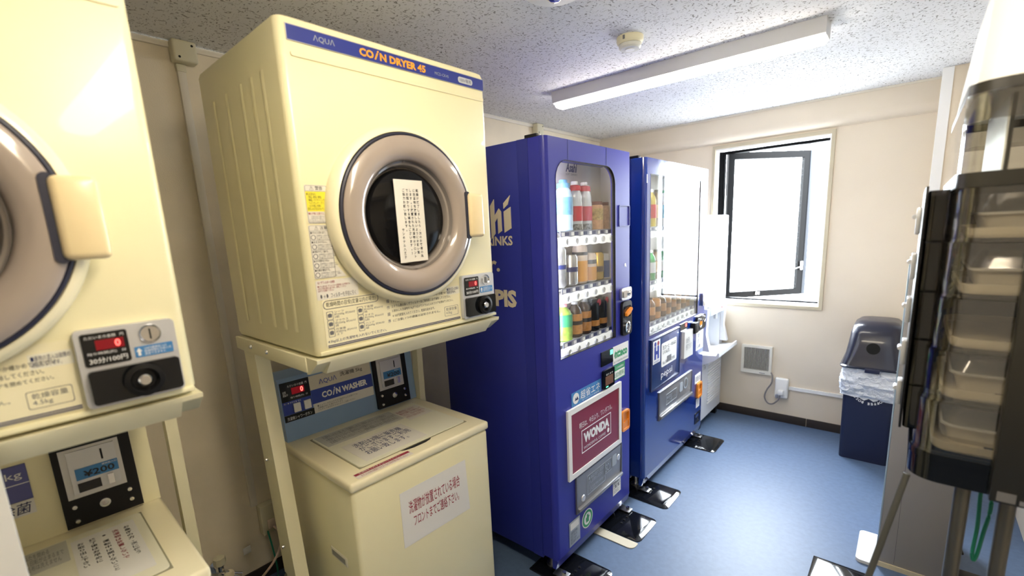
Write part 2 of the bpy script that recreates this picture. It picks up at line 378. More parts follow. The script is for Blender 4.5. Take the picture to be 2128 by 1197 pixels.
# ------------------------------------------------------------------ left wall fittings
def junction(y, label, zc):
    t = thing('junction_box', label, 'junction box', (0.0005, y, 2.155), 0, 'beige junction boxes where the left wall meets the ceiling')
    MB().box(0, 0, 0, .05, .078, .0745, .008, 3).build('cover', BEIGEB, t)
    MB().cyl((.05, .018, .014), 'x', .004, 0, .0015, 12).cyl((.05, .062, .058), 'x', .004, 0, .0015, 12).build('screw', BLACK, t)
    return t
junction(.612, 'beige junction box above the vertical wall duct beside the tall dryer', 0)
junction(2.755, 'beige junction box on the left wall peeping over the nearer blue vending machine', 0)
for y, lab in ((.626, 'cream cable duct running down the left wall between the two dryers'), (2.77, 'cream cable duct hidden behind the nearer blue vending machine')):
    t = thing('cable_duct', lab, 'cable duct', (.0005, y, 0), 0, 'vertical cable ducts on the left wall')
    MB().box(0, 0, .362, .016, .027, 2.148, .003).build('channel', TRIMM, t)
    MB().box(0, -.002, 2.128, .019, .029, 2.154, .003).build('collar', BEIGEB, t)
t = thing('socket_box', 'cream surface socket box low on the left wall beside the rack leg', 'socket', (.0005, .648, .222))
MB().box(0, 0, 0, .045, .072, .138, .006).build('cover', BEIGEB, t)
MB().box(.0455, .02, .03, .062, .05, .07, .004).build('plug', mat('plug_pinkish', (.62, .50, .42), .5), t)
tag(MB().tube(spline([(.055, .685, .262), (.10, .70, .22), (.16, .64, .17), (.20, .54, .13), (.25, .45, .11), (.28, .37, .10)]), .005).build('washer_cable', PINKC), 'pale pinkish cable sagging from the low wall socket', 'cable')
tag(MB().tube(spline([(.063, .66, .25), (.07, .665, .18), (.07, .672, .08), (.07, .67, .012)]), .0035).build('earth_wire', GREENC), 'thin green earth wire dropping from the low wall socket', 'wire')
t = thing('water_tap', 'small chrome and beige washer tap low on the left wall', 'tap', (.0005, .465, .17))
MB().lathe([(0, 0), (.028, 0), (.028, .006), (.013, .010), (.012, .05), (0, .05)], ax='x', n=24).tube(spline([(.045, 0, 0), (.07, .012, -.006), (.085, .035, -.02), (.09, .06, -.035)]), .012).lathe([(0, 0), (.012, 0), (.012, .03), (0, .03)], (.06, .0, .008), 'z', 16).build('tap_body', CHROME, t)
MB().lathe([(0, .038), (.022, .038), (.024, .05), (.022, .068), (.0, .070)], (.06, 0, 0), 'z', 8).build('handle', BEIGEB, t)
MB().lathe([(0, 0), (.019, 0), (.021, .018), (.016, .03), (0, .03)], (.082, .02, -.03), 'z', 20).build('hose_collar', TRAYC, t)
MB().box(.02, .10, -.0, .024, .13, .03).build('paper_tag', PAPER, t)
tag(MB().tube(spline([(.10, .70, .012), (.14, .74, .07), (.20, .76, .09), (.28, .76, .07), (.34, .78, .013)]), .02).build('drain_hose', HOSE), 'grey drain hose arching on the floor behind the rack leg', 'hose')

# ------------------------------------------------------------------ dryer
def decal(dr, W):
    lp = sheet('instruction_decal', mat('decal_cream', (.86, .80, .56), .4), dr, .026, 1.229, .476, 1.352, .0008, .0005, .006)
    write(lp, '乾燥時間の目安(定量以内の場合)', INK, .036, 1.331, .176, 1.345, .0016)
    MB().prism([rrect(.028, 1.327, .184, 1.349, .010, 4), rrect(.0295, 1.3285, .1825, 1.3475, .009, 4)], 'x', .0014, .0018).build('outline', GINK, lp)
    k = 0
    for c0, tt in ((.034, ('シーツ\n約200g 約30分\n3枚', 'ブラウス\n約200g 約30分\n綿', '作業着\n約800g 約90分\n上下')), (.118, ('下着類\n約420g 約60分\n綿', 'タオル\n約300g 約60分\n5枚', 'ハンド\n約600g 約90分\n綿'))):
        for j, s in enumerate(tt):
            z = 1.300-.022*j
            write(lp, s, GINK, c0+.02, z+.002, c0+.078, z+.021, .0016)
            MB().prism([rrect(c0, z, c0+.017, z+.021, .002, 2), rrect(c0+.001, z+.001, c0+.016, z+.02, .002, 2)], 'x', .0014, .0018).prism([(c0+.004, z+.006), (c0+.013, z+.006), (c0+.0145, z+.013), (c0+.011, z+.016), (c0+.006, z+.016), (c0+.0025, z+.013)], 'x', .0014, .0018).build('pictogram', GINK, lp)
    for s, z, e in (('操', 1.318, .008), ('作', 1.300, .008), ('順', 1.281, .008), ('序', 1.262, .008)): write(lp, s, NINK, .208, z, .217, z+.010, .0016)
    for j, s in enumerate(('1 ドアを開きドラム内に他の人の洗濯物が入っていないか確かめてください。', '2 ドラム奥の糸くずフィルターはご使用前に必ず掃除してください。', '3 脱水した洗濯物を1kgずつ広げてドラムに入れてドアを閉めてください。', '4 100円硬貨を入れてください。乾燥を始めます。', '(ご注意) 1つの硬貨は返却されません。')):
        write(lp, s, INK, .224, 1.316-.0135*j, .224+(.235, .215, .225, .15, .17)[j], 1.3245-.0135*j, .0016, bold=.01)
    write(lp, '4.5kg以上の洗濯物を入れないでください。', NINK, .030, 1.2405, .200, 1.2495, .0016, bold=.01)
    write(lp, '乾燥容量\n4.5kg', GINK, .418, 1.250, .462, 1.272, .0016)
    MB().prism([rrect(.412, 1.246, .468, 1.276, .003, 2), rrect(.4128, 1.2468, .4672, 1.2752, .003, 2)], 'x', .0014, .0018).build('outline', GINK, lp)
    MB().box(.0014, .029, 1.2345, .0022, .475, 1.2365).box(.0014, .029, 1.2305, .0022, .475, 1.2325).build('double_rule', NINK, lp)
    MB().box(.001, .424, 1.311, .0014, .478, 1.336).build('notice_box', mat('decal_cream2', (.80, .78, .66), .5), lp)
    write(lp, '■異物の混入は故障の\n原因となります。', NINK, .427, 1.314, .475, 1.333, .0018)
def stickers(dr):
    s = sheet('warning_sticker', PAPERW, dr, .018, 1.537, .074, 1.626, .0008, .0008, .004)
    MB().box(.0017, .019, 1.565, .0021, .073, 1.611).build('yellow_field', YEL, s)
    MB().prism([rrect(.019, 1.538, .073, 1.625, .004, 3), rrect(.0196, 1.5386, .0724, 1.6244, .0036, 3)], 'x', .0016, .0020).box(.0016, .019, 1.6115, .0020, .073, 1.6122).build('outline', GINK, s)
    write(s, '⚠ 警告', INK, .030, 1.614, .062, 1.6235, .0022, bold=.03)
    write(s, '●引火の恐れあり。\n     衣料品、食用油、動物油\n     機械油、ドライクリーニング油\n     ベンジンやシンナー、ガソリン\n     などの付着した衣類を\n絶対に入れたり近づけないでください。', INK, .021, 1.568, .071, 1.608, .0024)
    write(s, '●お子様に注意する。', RINK, .021, 1.557, .060, 1.563, .0022, bold=.02)
    write(s, '     子供だけで使わせたり\n     幼児の手の届くところで\nでください。やけど・感電\nけがをする恐れがあります。', GINK, .021, 1.539, .071, 1.555, .0022)
    s = sheet('caution_sticker', PAPERW, dr, .016, 1.405, .072, 1.533, .0008, .0008, .004)
    MB().prism([(.074, 1.5), (.0725, 1.44), (.1, 1.405), (.0725, 1.405)], 'x', .0008, .0014).build('flap', PAPERW, s)
    o_ = MB().prism([rrect(.017, 1.406, .071, 1.532, .004, 3), rrect(.0176, 1.4066, .0704, 1.5314, .0036, 3)], 'x', .0016, .0020)
    for j in range(5): o_.box(.0016, .0176, 1.5190-.0225*j, .0020, .0704, 1.5196-.0225*j)
    o_.build('outline', GINK, s)
    write(s, '⚠ 注意', INK, .030, 1.5215, .062, 1.5305, .0022, bold=.03)
    for j, h in enumerate(('●やけどの恐れあり。', '●水をかけない。', '●衣類はやさしく詰める。', '●火気や可燃物を近づけない。', '●衣類を確認する。')):
        z = 1.512-.0225*j
        write(s, h, INK, .019, z, .058, z+.006, .0022, bold=.02)
        write(s, '注意事項をよくお読みになり\n正しくお使いください。内部に\n手を触れないでください。', GINK, .033, z-.0145, .070+.004*j, z-.002, .0022)
        MB().lathe([(.006, 0), (.006, .0006), (.0048, .0006), (.0048, 0)], (.0018, .025, z-.008), 'x', 16).build('symbol', GINK, s)
    s = sheet('filter_sticker', PAPERW, dr, .016, 1.352, .128, 1.400, .0008, .0008, .004)
    write(s, '糸くずフィルターの掃除', RINK, .021, 1.391, .065, 1.398, .0022, bold=.02)
    write(s, '●ドラム奥の糸くずフィルターは使用前に必ず掃除する\nお手入れ後元通りに取り付け、使用してください\n必ずドアを閉めてください', RINK, .020, 1.372, .105, 1.388, .0022)
    write(s, '● → ●   フィルターを手前に引く', GINK, .024, 1.355, .120, 1.367, .0022)
def make_dryer(label):
    t = thing('coin_dryer', label, 'tumble dryer', (1.0205, .5255, 0), -.0174, 'coin dryers on racks')
    W, D, z0, z1 = .6465, .535, 1.2065, 1.992
    pl = rrect(-D, 0, 0, W, (.006, .018, .018, .006), 5)
    b = MB(); prev = None
    # body with softly rounded top and bottom edges
    n = len(pl); rings = []
    for ins, z in ((.014, z0), (.004, z0+.006), (0, z0+.018), (0, z1-.018), (.004, z1-.006), (.014, z1)):
        cx, cy = -D/2, W/2
        rings.append([b.bm.verts.new((cx+(p[0]-cx)*(1-ins/(D/2)), cy+(p[1]-cy)*(1-ins/(W/2)), z)) for p in pl])
    for a, c in zip(rings, rings[1:]):
        for i in range(n): b.face((a[i], a[(i+1) % n], c[(i+1) % n], c[i]))
    b.face(rings[0]); b.face(rings[-1])
    for sgn in (0, 1):
        for x in (-.10, -.165, -.235, -.34, -.44):          # pressed ribs of the side panels
            y = -.0005 if sgn == 0 else W+.0005
            b.prism([(x-.011, y), (x-.006, y+(.0018 if sgn else -.0018)), (x+.006, y+(.0018 if sgn else -.0018)), (x+.011, y)], 'z', z0+.06, z1-.10)
    b.build('cabinet', CREAM, t)
    MB().prism([rrect(.026, 1.905, .634, 1.915, .004, 3)], 'x', .0002, .003).build('pressed_rib', CREAM, t)
    MB().box(0.0003, .006, 1.214, .004, W-.006, 1.224, .0018).build('lower_lip', CREAM, t)
    bd = sheet('name_band', BAND, t, .022, 1.938, .637, 1.9695, .0008, .0014)
    MB().prism([[(.0205, 1.9365), (.6385, 1.9365), (.6385, 1.971), (.0205, 1.971)], [(.022, 1.938), (.637, 1.938), (.637, 1.9695), (.022, 1.9695)]], 'x', .0004, .0024).build('silver_border', STEEL, bd)
    write(bd, 'ΛQUΛ', SINK, .083, 1.9465, .136, 1.9610, .0028)
    write(bd, 'CO', OINK, .201, 1.9440, .242, 1.9630, .0028, bold=.04)
    write(bd, 'i', OINK, .243, 1.9440, .258, 1.9668, .0028, bold=.03, shear=.5)
    write(bd, 'N DRYER 45', OINK, .260, 1.9440, .408, 1.9630, .0028, bold=.04)
    write(bd, 'MCD-CK45', SINK, .441, 1.9478, .493, 1.9555, .0028)
    MB().prism(rrect(.530, 1.9440, .590, 1.9610, .008, 5), 'x', .0024, .0028).build('voltage_pill', mat('pill_silver', (.55, .57, .6), .4), bd)
    write(bd, '100V専用', NINK, .537, 1.9470, .583, 1.9580, .0032)
    decal(t, W); stickers(t)
    # door
    cy, cz = .297, 1.55
    dr = MB().lathe([(.236, .0), (.238, .012), (.234, .028), (.226, .036), (.219, .038), (.2165, .034), (.2165, 0)], (0, cy, cz), 'x', 96).build('door', CREAM2, t)
    MB().lathe([(.2163, .030), (.2163, .041), (.2125, .043), (.209, .041), (.209, .030)], (0, cy, cz), 'x', 96).build('gasket', RUB, dr)
    MB().lathe([(.2088, .030), (.2088, .044), (.203, .049), (.190, .053), (.172, .053), (.158, .048), (.150, .041), (.146, .034), (.1455, .02), (.1455, .005)], (0, cy, cz), 'x', 96).build('smoky_ring', RINGM, dr)
    MB().lathe([(.1453, .034), (.142, .022), (.137, .020), (.134, .014), (.131, .004), (.128, .002), (.128, .001)], (0, cy, cz), 'x', 96).build('inner_ring', RINGI, dr)
    MB().lathe([(.1278, .001), (.1278, .010), (.122, .018), (.10, .024), (.06, .028), (0, .030)], (0, cy, cz), 'x', 96).build('door_glass', DARKG, dr)
    h = MB().box(.034, .489, cz-.066, .064, .551, cz+.066, .011, 3)
    h.build('handle', mat('handle_cream', (.83, .68, .40), .3, coat=.3), dr)
    MB().prism(rrect(.479, cz-.070, .500, cz+.070, .010, 4), 'x', .030, .0545).build('handle_recess', RUB, dr)
    # coin box
    cb = MB().prism(rrect(.481, 1.226, .624, 1.365, .008, 4), 'x', .0008, .014).build('coin_unit', SILVER, t)
    dp = sheet('display', BLACKG, cb, .489, 1.300, .552, 1.358, .0142, .0018, .004)
    MB().box(.0162, .507, 1.3275, .0168, .546, 1.3450).build('red_window', REDD, dp)
    write(dp, '0', RED7, .533, 1.3300, .541, 1.3430, .0172, bold=.03)
    write(dp, 'ただいまの金額   円', WINK, .494, 1.3480, .547, 1.3535, .0166)
    write(dp, '残り時間(約)   分', WINK, .494, 1.3190, .547, 1.3245, .0166)
    write(dp, '30分/100円', WINK, .495, 1.3045, .547, 1.3145, .0166, bold=.03)
    MB().lathe([(0, .0145), (.014, .0145), (.0165, .0175), (.0175, .0145)], (0, .585, 1.343), 'x', 32).build('coin_slot_dish', CHROME, cb)
    MB().box(.0165, .5842, 1.333, .0182, .5858, 1.352).build('coin_slot', BLACK, cb)
    st = sheet('coin_sticker', STKB, cb, .558, 1.302, .616, 1.322, .0142, .0008, .002)
    write(st, '100円硬貨投入口\n乾燥時間のみ投入可\n返金できません', WINK, .572, 1.3045, .613, 1.3195, .0152)
    MB().prism([(.5625, 1.305), (.5665, 1.305), (.5665, 1.313), (.569, 1.313), (.5645, 1.3195), (.560, 1.313), (.5625, 1.313)], 'x', .0151, .0154).build('arrow', WINK, st)
    lk = MB().prism(rrect(.489, 1.232, .620, 1.293, .006, 4), 'x', .0142, .024).build('lock_plate', BLACKG, cb)
    MB().lathe([(.0, .0242), (.027, .0242), (.030, .034), (.022, .036), (.017, .026), (0, .026)], (0, .562, 1.263), 'x', 36).build('lock_collar', BLACK, lk)
    MB().lathe([(.0105, .026), (.0105, .036), (.008, .039), (.0, .039)], (0, .562, 1.263), 'x', 24).build('lock', CHROME, lk)
    MB().cyl((0, .587, 1.266), 'x', .003, .0242, .026, 12).build('screw', BLACK, lk)
    return t
def notice(dr):
    for d in dr.children:
        if d.name.startswith('door'):
            s = MB().prism([(.247, 1.425), (.341, 1.427), (.340, 1.646), (.246, 1.647)], 'x', .0305, .0312).build('taped_notice', PAPERW, d)
            vtext(s, ['乾燥が終了しましたら、次のお客様の為', 'に洗濯物を放置しないようにお願い致', 'します。(放置された洗濯物はフロント', 'でお預かりする場合もございます。)', 'ご協力お願い致します。', '          サンホテル八王子'], INK, .258, 1.436, .326, 1.625, .0318)
def make_rack(label):
    t = thing('dryer_rack', label, 'rack', (1.0205, .5255, 0), -.0174, 'cream steel racks carrying the dryers')
    W = .6465; D = .535
    # tray with sloped front apron
    m = MB()
    m.prism([(-.06, 1.2055), (.004, 1.2055), (.002, 1.196), (-.030, 1.158), (-.06, 1.158)], 'y', .03, W-.03)
    m.box(-D-.01, .0, 1.160, -.06, W, 1.2055)
    m.prism([(-.06, 1.2055), (.004, 1.2055), (.002, 1.196), (-.045, 1.162), (-.06, 1.160)], 'y', -.006, .03)
    m.prism([(-.06, 1.2055), (.004, 1.2055), (.002, 1.196), (-.045, 1.162), (-.06, 1.160)], 'y', W-.03, W+.006)
    m.build('tray', RACKM, t)
    for ya, yb in ((-.009, -.0005), (W+.0005, W+.009)): MB().box(-D-.012, ya, 1.166, -.055, yb, 1.2053, .002).build('side_rail', RACKM, t)
    for x in (-.42, -.30): MB().lathe([(0, -.016), (.004, -.015), (.007, -.0105), (.007, -.0092)], (x, 0, 1.187), 'y', 12).build('screw', CHROME, t)
    for y0, y1, s in ((0, .042, 1), (W-.042, W, -1)):
        l = MB(); b = l.bm; ya, yb = (y0, y1) if s > 0 else (W+.022, W+.050)
        if s > 0:
            sec = [(-.0, ya), (.085, ya), (.085, yb), (.080, yb), (.080, ya+.005), (0, ya+.005)]; off = (-.455, -.515)
        else:
            sec = [(0, ya), (.035, ya), (.035, yb), (.030, yb), (.030, ya+.005), (0, ya+.005)]; off = (-.56, -.545)
        lo = [b.verts.new((x+off[0]+(-.01 if x < .01 else 0), y, .375)) for x, y in sec]; hi = [b.verts.new((x+off[1], y, 1.1595)) for x, y in sec]
        for i in range(6): b.faces.new((lo[i], lo[(i+1) % 6], hi[(i+1) % 6], hi[i]))
        b.faces.new(lo); b.faces.new(hi)
        l.box(off[0]-.005, ya+.004, 0, off[0]+.03, yb-.004, .3745)
        l.build('leg', RACKM, t)
        if s > 0:
            for z, x in ((.80, -.455), (.49, -.43)): MB().lathe([(0, -.009), (.005, -.008), (.006, -.001), (.006, 0)], (x, 0, z), 'y', 12).build('bolt', CHROME, t)
    MB().box(-.56, W+.0095, 1.160, -.50, W+.052, 1.172, .001).build('bracket', RACKM, t)
    for x_, y_ in ((-.445, .02), (-.55, W+.036)): MB().tube([(x_, y_, .36), (x_-.18, y_, .02)], .009).build('rear_stay', RACKM, t)
    return t
dB = make_dryer('cream coin dryer in full view with a white notice on its dark round door')
dA = copy_tree(dB); dA['label'] = 'cream coin dryer at the left edge, cut off and blurred, nearest the camera'
dA.location = (1.03, -.385, 0)
notice(dB)
rB = make_rack('cream steel rack holding the fully visible dryer above the blue-topped washer')
rA = copy_tree(rB); rA.location = (1.03, -.385, 0); rA['label'] = 'cream steel rack under the blurred dryer at the left edge'

# ------------------------------------------------------------------ washer
def make_washer(label, near=False):
    t = thing('coin_washer', label, 'washing machine', (.9253, .6157, 0), -.0267, 'coin washers under the dryers')
    W = .577; D = .59
    MB().box(-D+.02, .005, .012, -.006, W-.005, .7555, .012, 3).build('cabinet', CREAM, t)
    if not near:
        MB().box(-.19, .0005, .470, -.085, .0048, .504, .003).build('carry_handle_rim', mat('handle_rim', (.72, .68, .55), .4), t)
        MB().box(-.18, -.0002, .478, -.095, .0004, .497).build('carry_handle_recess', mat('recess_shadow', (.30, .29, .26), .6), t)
    MB().box(-D, 0, .7565, 0, W, .789, .010, 3).build('top_frame', CREAM2, t)
    ft = MB()
    for x, y in ((-.5, .06), (-.5, W-.06), (-.07, .06), (-.07, W-.06)): ft.cyl((x, y, 0), 'z', .02, 0, .0118, 16)
    ft.build('foot', BLACK, t)
    ld = MB().prism(rrect(-.402, .073, -.068, .517, .012, 4), 'z', .7895, .7935).build('lid', mat('lid_cream', (.85, .83, .66), .3, coat=.3), t)
    MB().prism([[(-.406, .069), (-.064, .069), (-.064, .521), (-.406, .521)], rrect(-.402, .073, -.068, .517, .012, 4)], 'z', .7892, .7905).build('lid_gap', mat('gap_dark', (.30, .28, .18), .7), ld)
    MB().prism([(-.067, .215), (-.067, .352), (-.056, .340), (-.050, .315), (-.050, .265), (-.056, .235)], 'z', .7893, .7900).build('finger_slot', BLACK, t)
    def lid_text(par, s, m, xb, xf, u0, u1, z=.7945, **k):
        """xb = back (small x), xf = front; text top points to the back"""
        return write(par, s, m, u0, 0, u1, 1, z, fn=lambda a, b, n: (xf+(xb-xf)*b, a, n), **k)
    p1 = MB().box(-.395, .080, .7938, -.285, .370 if near else .392, .7944).build('instruction_plate', mat('lid_plate_grey', (.55, .55, .50), .5), ld)
    lid_text(p1, '洗濯物の入れ方と使い方 1 洗濯物を入れる 2 洗剤を入れる 3 ふたを閉める\n4 硬貨を入れる 5 スタート 脱水中はふたを開けないでください 回転が止まるまで\n洗濯槽の中に手を入れないでください 故障の原因になります 毛布は洗えません', GINK, -.385, -.30, .10, .362 if near else .385, .7948)
    if not near:
        p2 = MB().box(-.25, .106, .7938, -.085, .350, .7944).build('taped_notice', PAPERW, ld)
        lid_text(p2, '洗剤は3階に販売機\nがございますご利用\nお願い致します。', NINK, -.235, -.12, .135, .335, .7948, bold=.02)
        p3 = MB().box(-.37, .395, .7938, -.25, .505, .7944).build('red_notice', PAPERW, ld)
        lid_text(p3, '脱水槽が完全に止まるまで\n槽内の洗濯物に手を触れないで\nください。ゆるやかな回転でも\nけがをする恐れがあります', RINK, -.36, -.27, .40, .50, .7948)
    else:
        p2 = MB().box(-.372, .376, .7938, -.10, .498, .7944).build('taped_notice', PAPER, ld)
        for k_, (tx_, m_) in enumerate((('お急ぎの方、次に使う', INK), ('洗濯物は放置しないで', RINK), ('※ 運転中は開けないこと', INK), ('終了後はお早めに', INK), ('お取り出し下さい', INK))):
            u_ = .480-.022*k_
            o_ = vtext(p2, [tx_], m_, u_-.008, 0, u_+.008, .017*len(tx_), 0)
            for v in o_.data.vertices: v.co = (-.352+(.017*len(tx_)-v.co.z), v.co.y, .7948)
    p4 = MB().box(-.046, .035, .7893, -.012, .237, .7899).build('red_sticker', mat('rim_sticker', (.80, .74, .66), .5), t)
    MB().box(-.045, .037, .7899, -.032, .235, .7903).build('red_header', RINK, p4)
    lid_text(p4, '洗濯物を入れすぎないでください', PAPERW, -.043, -.035, .05, .20, .7906)
    lid_text(p4, 'ポケットの中の硬貨やライターなどを必ず取り除いてください', RINK, -.029, -.016, .05, .22, .7902)
    # console
    CM = CREAM if near else SKY
    b = MB().prism([(-D+.005, .7895), (-.452, .7895), (-.470, 1.008), (-.480, 1.018), (-D+.02, 1.026), (-D+.005, 1.01)], 'y', .010, W-.002).build('console', CM, t)
    sl = lambda a, z, n: (-.452-.018*(z-.7895)/.2185+n, a, z)
    def panel(name, m, u0, z0, u1, z1, n, par=b, th=.0012):
        q = MB(); vs = [q.bm.verts.new(sl(u, z, d)) for d in (n, n+th) for u, z in ((u0, z0), (u1, z0), (u1, z1), (u0, z1))]
        for f in ((0, 1, 2, 3), (4, 5, 6, 7), (0, 1, 5, 4), (1, 2, 6, 5), (2, 3, 7, 6), (3, 0, 4, 7)): q.bm.faces.new([vs[i] for i in f])
        return q.build(name, m, par)
    if not near:
        d = panel('display', BLACKG, .014, .935, .118, 1.005, .001)
        panel('red_window', REDD, .052, .957, .098, .981, .0024, d, .0004)
        write(d, '0', RED7, .083, .9600, .094, .9790, .0032, bold=.03, fn=sl)
        write(d, 'ただいまの金額  円', WINK, .040, .985, .110, .994, .0028, fn=sl); write(d, '残り時間(約)  分', WINK, .045, .942, .108, .950, .0028, fn=sl)
        write(d, '金額\n運転中', WINK, .020, .955, .038, .975, .0028, fn=sl)
        k = panel('button_field', BAND2, .014, .887, .118, .935, .001)
        for u in (.050, .088): panel('push_button', WHITE, u, .892, u+.024, .924, .0023, k, .006)
        write(k, '洗い ▶ すすぎ ▶ 脱水', WINK, .018, .926, .08, .932, .0028, fn=sl)
        k = panel('caption_strip', BLACK, .014, .862, .122, .886, .001)
        write(k, '洗濯機シャワーボタン', WINK, .022, .866, .112, .879, .0028, fn=sl)
        k = panel('brand_panel', mat('pale_panel', (.66, .62, .52), .4), .119, .952, .372, 1.005, .001)
        write(k, 'ΛQUΛ', BAND2, .155, .964, .225, .985, .0028, fn=sl); write(k, '洗濯機 5kg', INK, .24, .972, .335, .992, .0028, fn=sl, bold=.02)
        k = panel('blue_title', BAND2, .119, .899, .372, .9515, .0010)
        write(k, 'CO', WINK, .158, .912, .199, .936, .0028, fn=sl, bold=.04); write(k, 'i', WINK, .200, .912, .213, .942, .0028, fn=sl, bold=.03, shear=.5)
        write(k, 'N WASHER', WINK, .214, .912, .348, .936, .0028, fn=sl, bold=.05)
        k = panel('caption_panel', PAPER, .122, .863, .372, .8985, .0010)
        write(k, '■ シャワーボタン(すすぎの途中でふたを開けても)\n洗濯機の中にお湯がかかります\nいたずらで水がかからないようご注意ください', GINK, .135, .868, .300, .892, .0028, fn=sl)
    else:
        k = panel('kg_panel', mat('violet_panel', (.10, .11, .33), .4), .12, .905, .335, .995, .001)
        write(k, '5', WINK, .268, .955, .29, .985, .0028, fn=sl, shear=.3, bold=.03); write(k, 'kg', WINK, .297, .958, .325, .980, .0028, fn=sl)
        MB().poly([sl(.12, .947, .003), sl(.335, .947, .003), sl(.335, .949, .003), sl(.12, .949, .003)]).build('rule', WINK, k)
        k = panel('badge_panel', PAPER, .12, .868, .335, .904, .001)
        write(k, '除菌', NINK, .272, .873, .330, .900, .0028, fn=sl, shear=.2, bold=.04)
        write(k, '洗濯機', NINK, .17, .873, .262, .900, .0028, fn=sl, bold=.02)
    # coin mechanism
    cm = panel('coin_mechanism', BLACK, .378, .797, .535, 1.008, .001, b, .012)
    f1 = panel('face_plate', mat('silver_face', (.60, .60, .60), .35, metal=.3), .392, .872, .510, 1.002, .0132, cm, .004)
    panel('coin_plate', SILVER, .405, .885, .50, .995, .0174, f1, .004)
    k = panel('price_plate', STKB, .415, .918, .500, .948, .0216, f1, .0010)
    write(k, '¥200', INK, .430, .922, .492, .939, .0232, fn=sl, bold=.02)
    write(k, '硬貨投入口', WINK, .468, .941, .498, .946, .0232, fn=sl)
    panel('coin_slot', BLACK, .470, .957, .474, .985, .0216, f1, .0008)
    panel('return_cup', BLACKG, .415, .886, .460, .910, .0216, f1, .0012)
    panel('return_lever', CHROME, .474, .888, .486, .914, .0216, f1, .008)
    for u, z in ((.400, .850), (.400, .812), (.512, .850), (.512, .822)):
        MB().lathe([(.0, .004), (.005, .0035), (.0065, 0)], sl(u, z, .0132), 'x', 14).build('rivet', CHROME, cm)
    c = sl(.458, .838, .0132); MB().lathe([(0, .004), (.006, .004), (.0065, .0055), (.0115, .005), (.013, 0)], c, 'x', 22).build('lock', CHROME, cm)
    return t
wB = make_washer('cream coin washer with light blue console and a red-lettered notice on its front')
pp = MB().prism([(.163, .482), (.457, .479), (.449, .681), (.163, .680)], 'x', -.0055, -.0048).build('front_notice', PAPER, wB)
write(pp, '洗濯物が放置されている場合', RINK, .193, .592, .416, .638, -.0042, bold=.03)
write(pp, 'フロントまでご連絡下さい。', RINK, .208, .540, .408, .582, -.0042, bold=.03)
wA = make_washer('cream coin washer with a cream console, cut off at the lower left corner', True)
wA.location = (.962, -.337, 0)
st = thing('white_post', 'blurred white post rising beside the near washer at the lower left edge', 'post', (1.064, -.054, 0))
MB().prism([(0, 0), (.05, 0), (.05, .034), (0, .034)], 'z', 0, 1.30).build('shaft', WHITE, st)
MB().box(-.01, -.008, 0, .06, .042, .02, .003).build('foot', WHITE, st)

# ------------------------------------------------------------------ vending machines
def button_row(par, u0, u1, z, n, x=-.036, r=.018):
    m = MB(); st = (u1-u0)/n
    pts = []
    N = n*8
    for i in range(N+1):
        u = u0+(u1-u0)*i/N; pts.append((u, z+r*(.93+.22*abs(math.sin(PI*n*i/N)))))
    for i in range(N, -1, -1):
        u = u0+(u1-u0)*i/N; pts.append((u, z-r*(.93+.22*abs(math.sin(PI*n*i/N)))))
    m.prism(pts, 'x', x, x+.016); s = m.build('button_strip', BUTTON, par)
    for i in range(n):
        MB().lathe([(.0125, .016), (.0125, .021), (.011, .022), (.0095, .019), (.004, .020), (0, .020)], (x, u0+st*(i+.5), z), 'x', 18).build('select_button', BTNC, s)
    return s
def tags(par, u0, u1, z, n, x=-.030):
    s = MB().box(x, u0, z-.012, x+.003, u1, z+.012).build('price_rail', TAG, par); st = (u1-u0)/n
    for i in range(n):
        a = u0+st*(i+.12)
        MB().box(x+.0032, a, z-.007, x+.0042, a+st*.30, z+.007).build('price_tag', WINK, s)
        MB().box(x+.0032, a+st*.34, z-.007, x+.0042, a+st*.76, z+.007).build('price_tag', NINK, s)
    return s
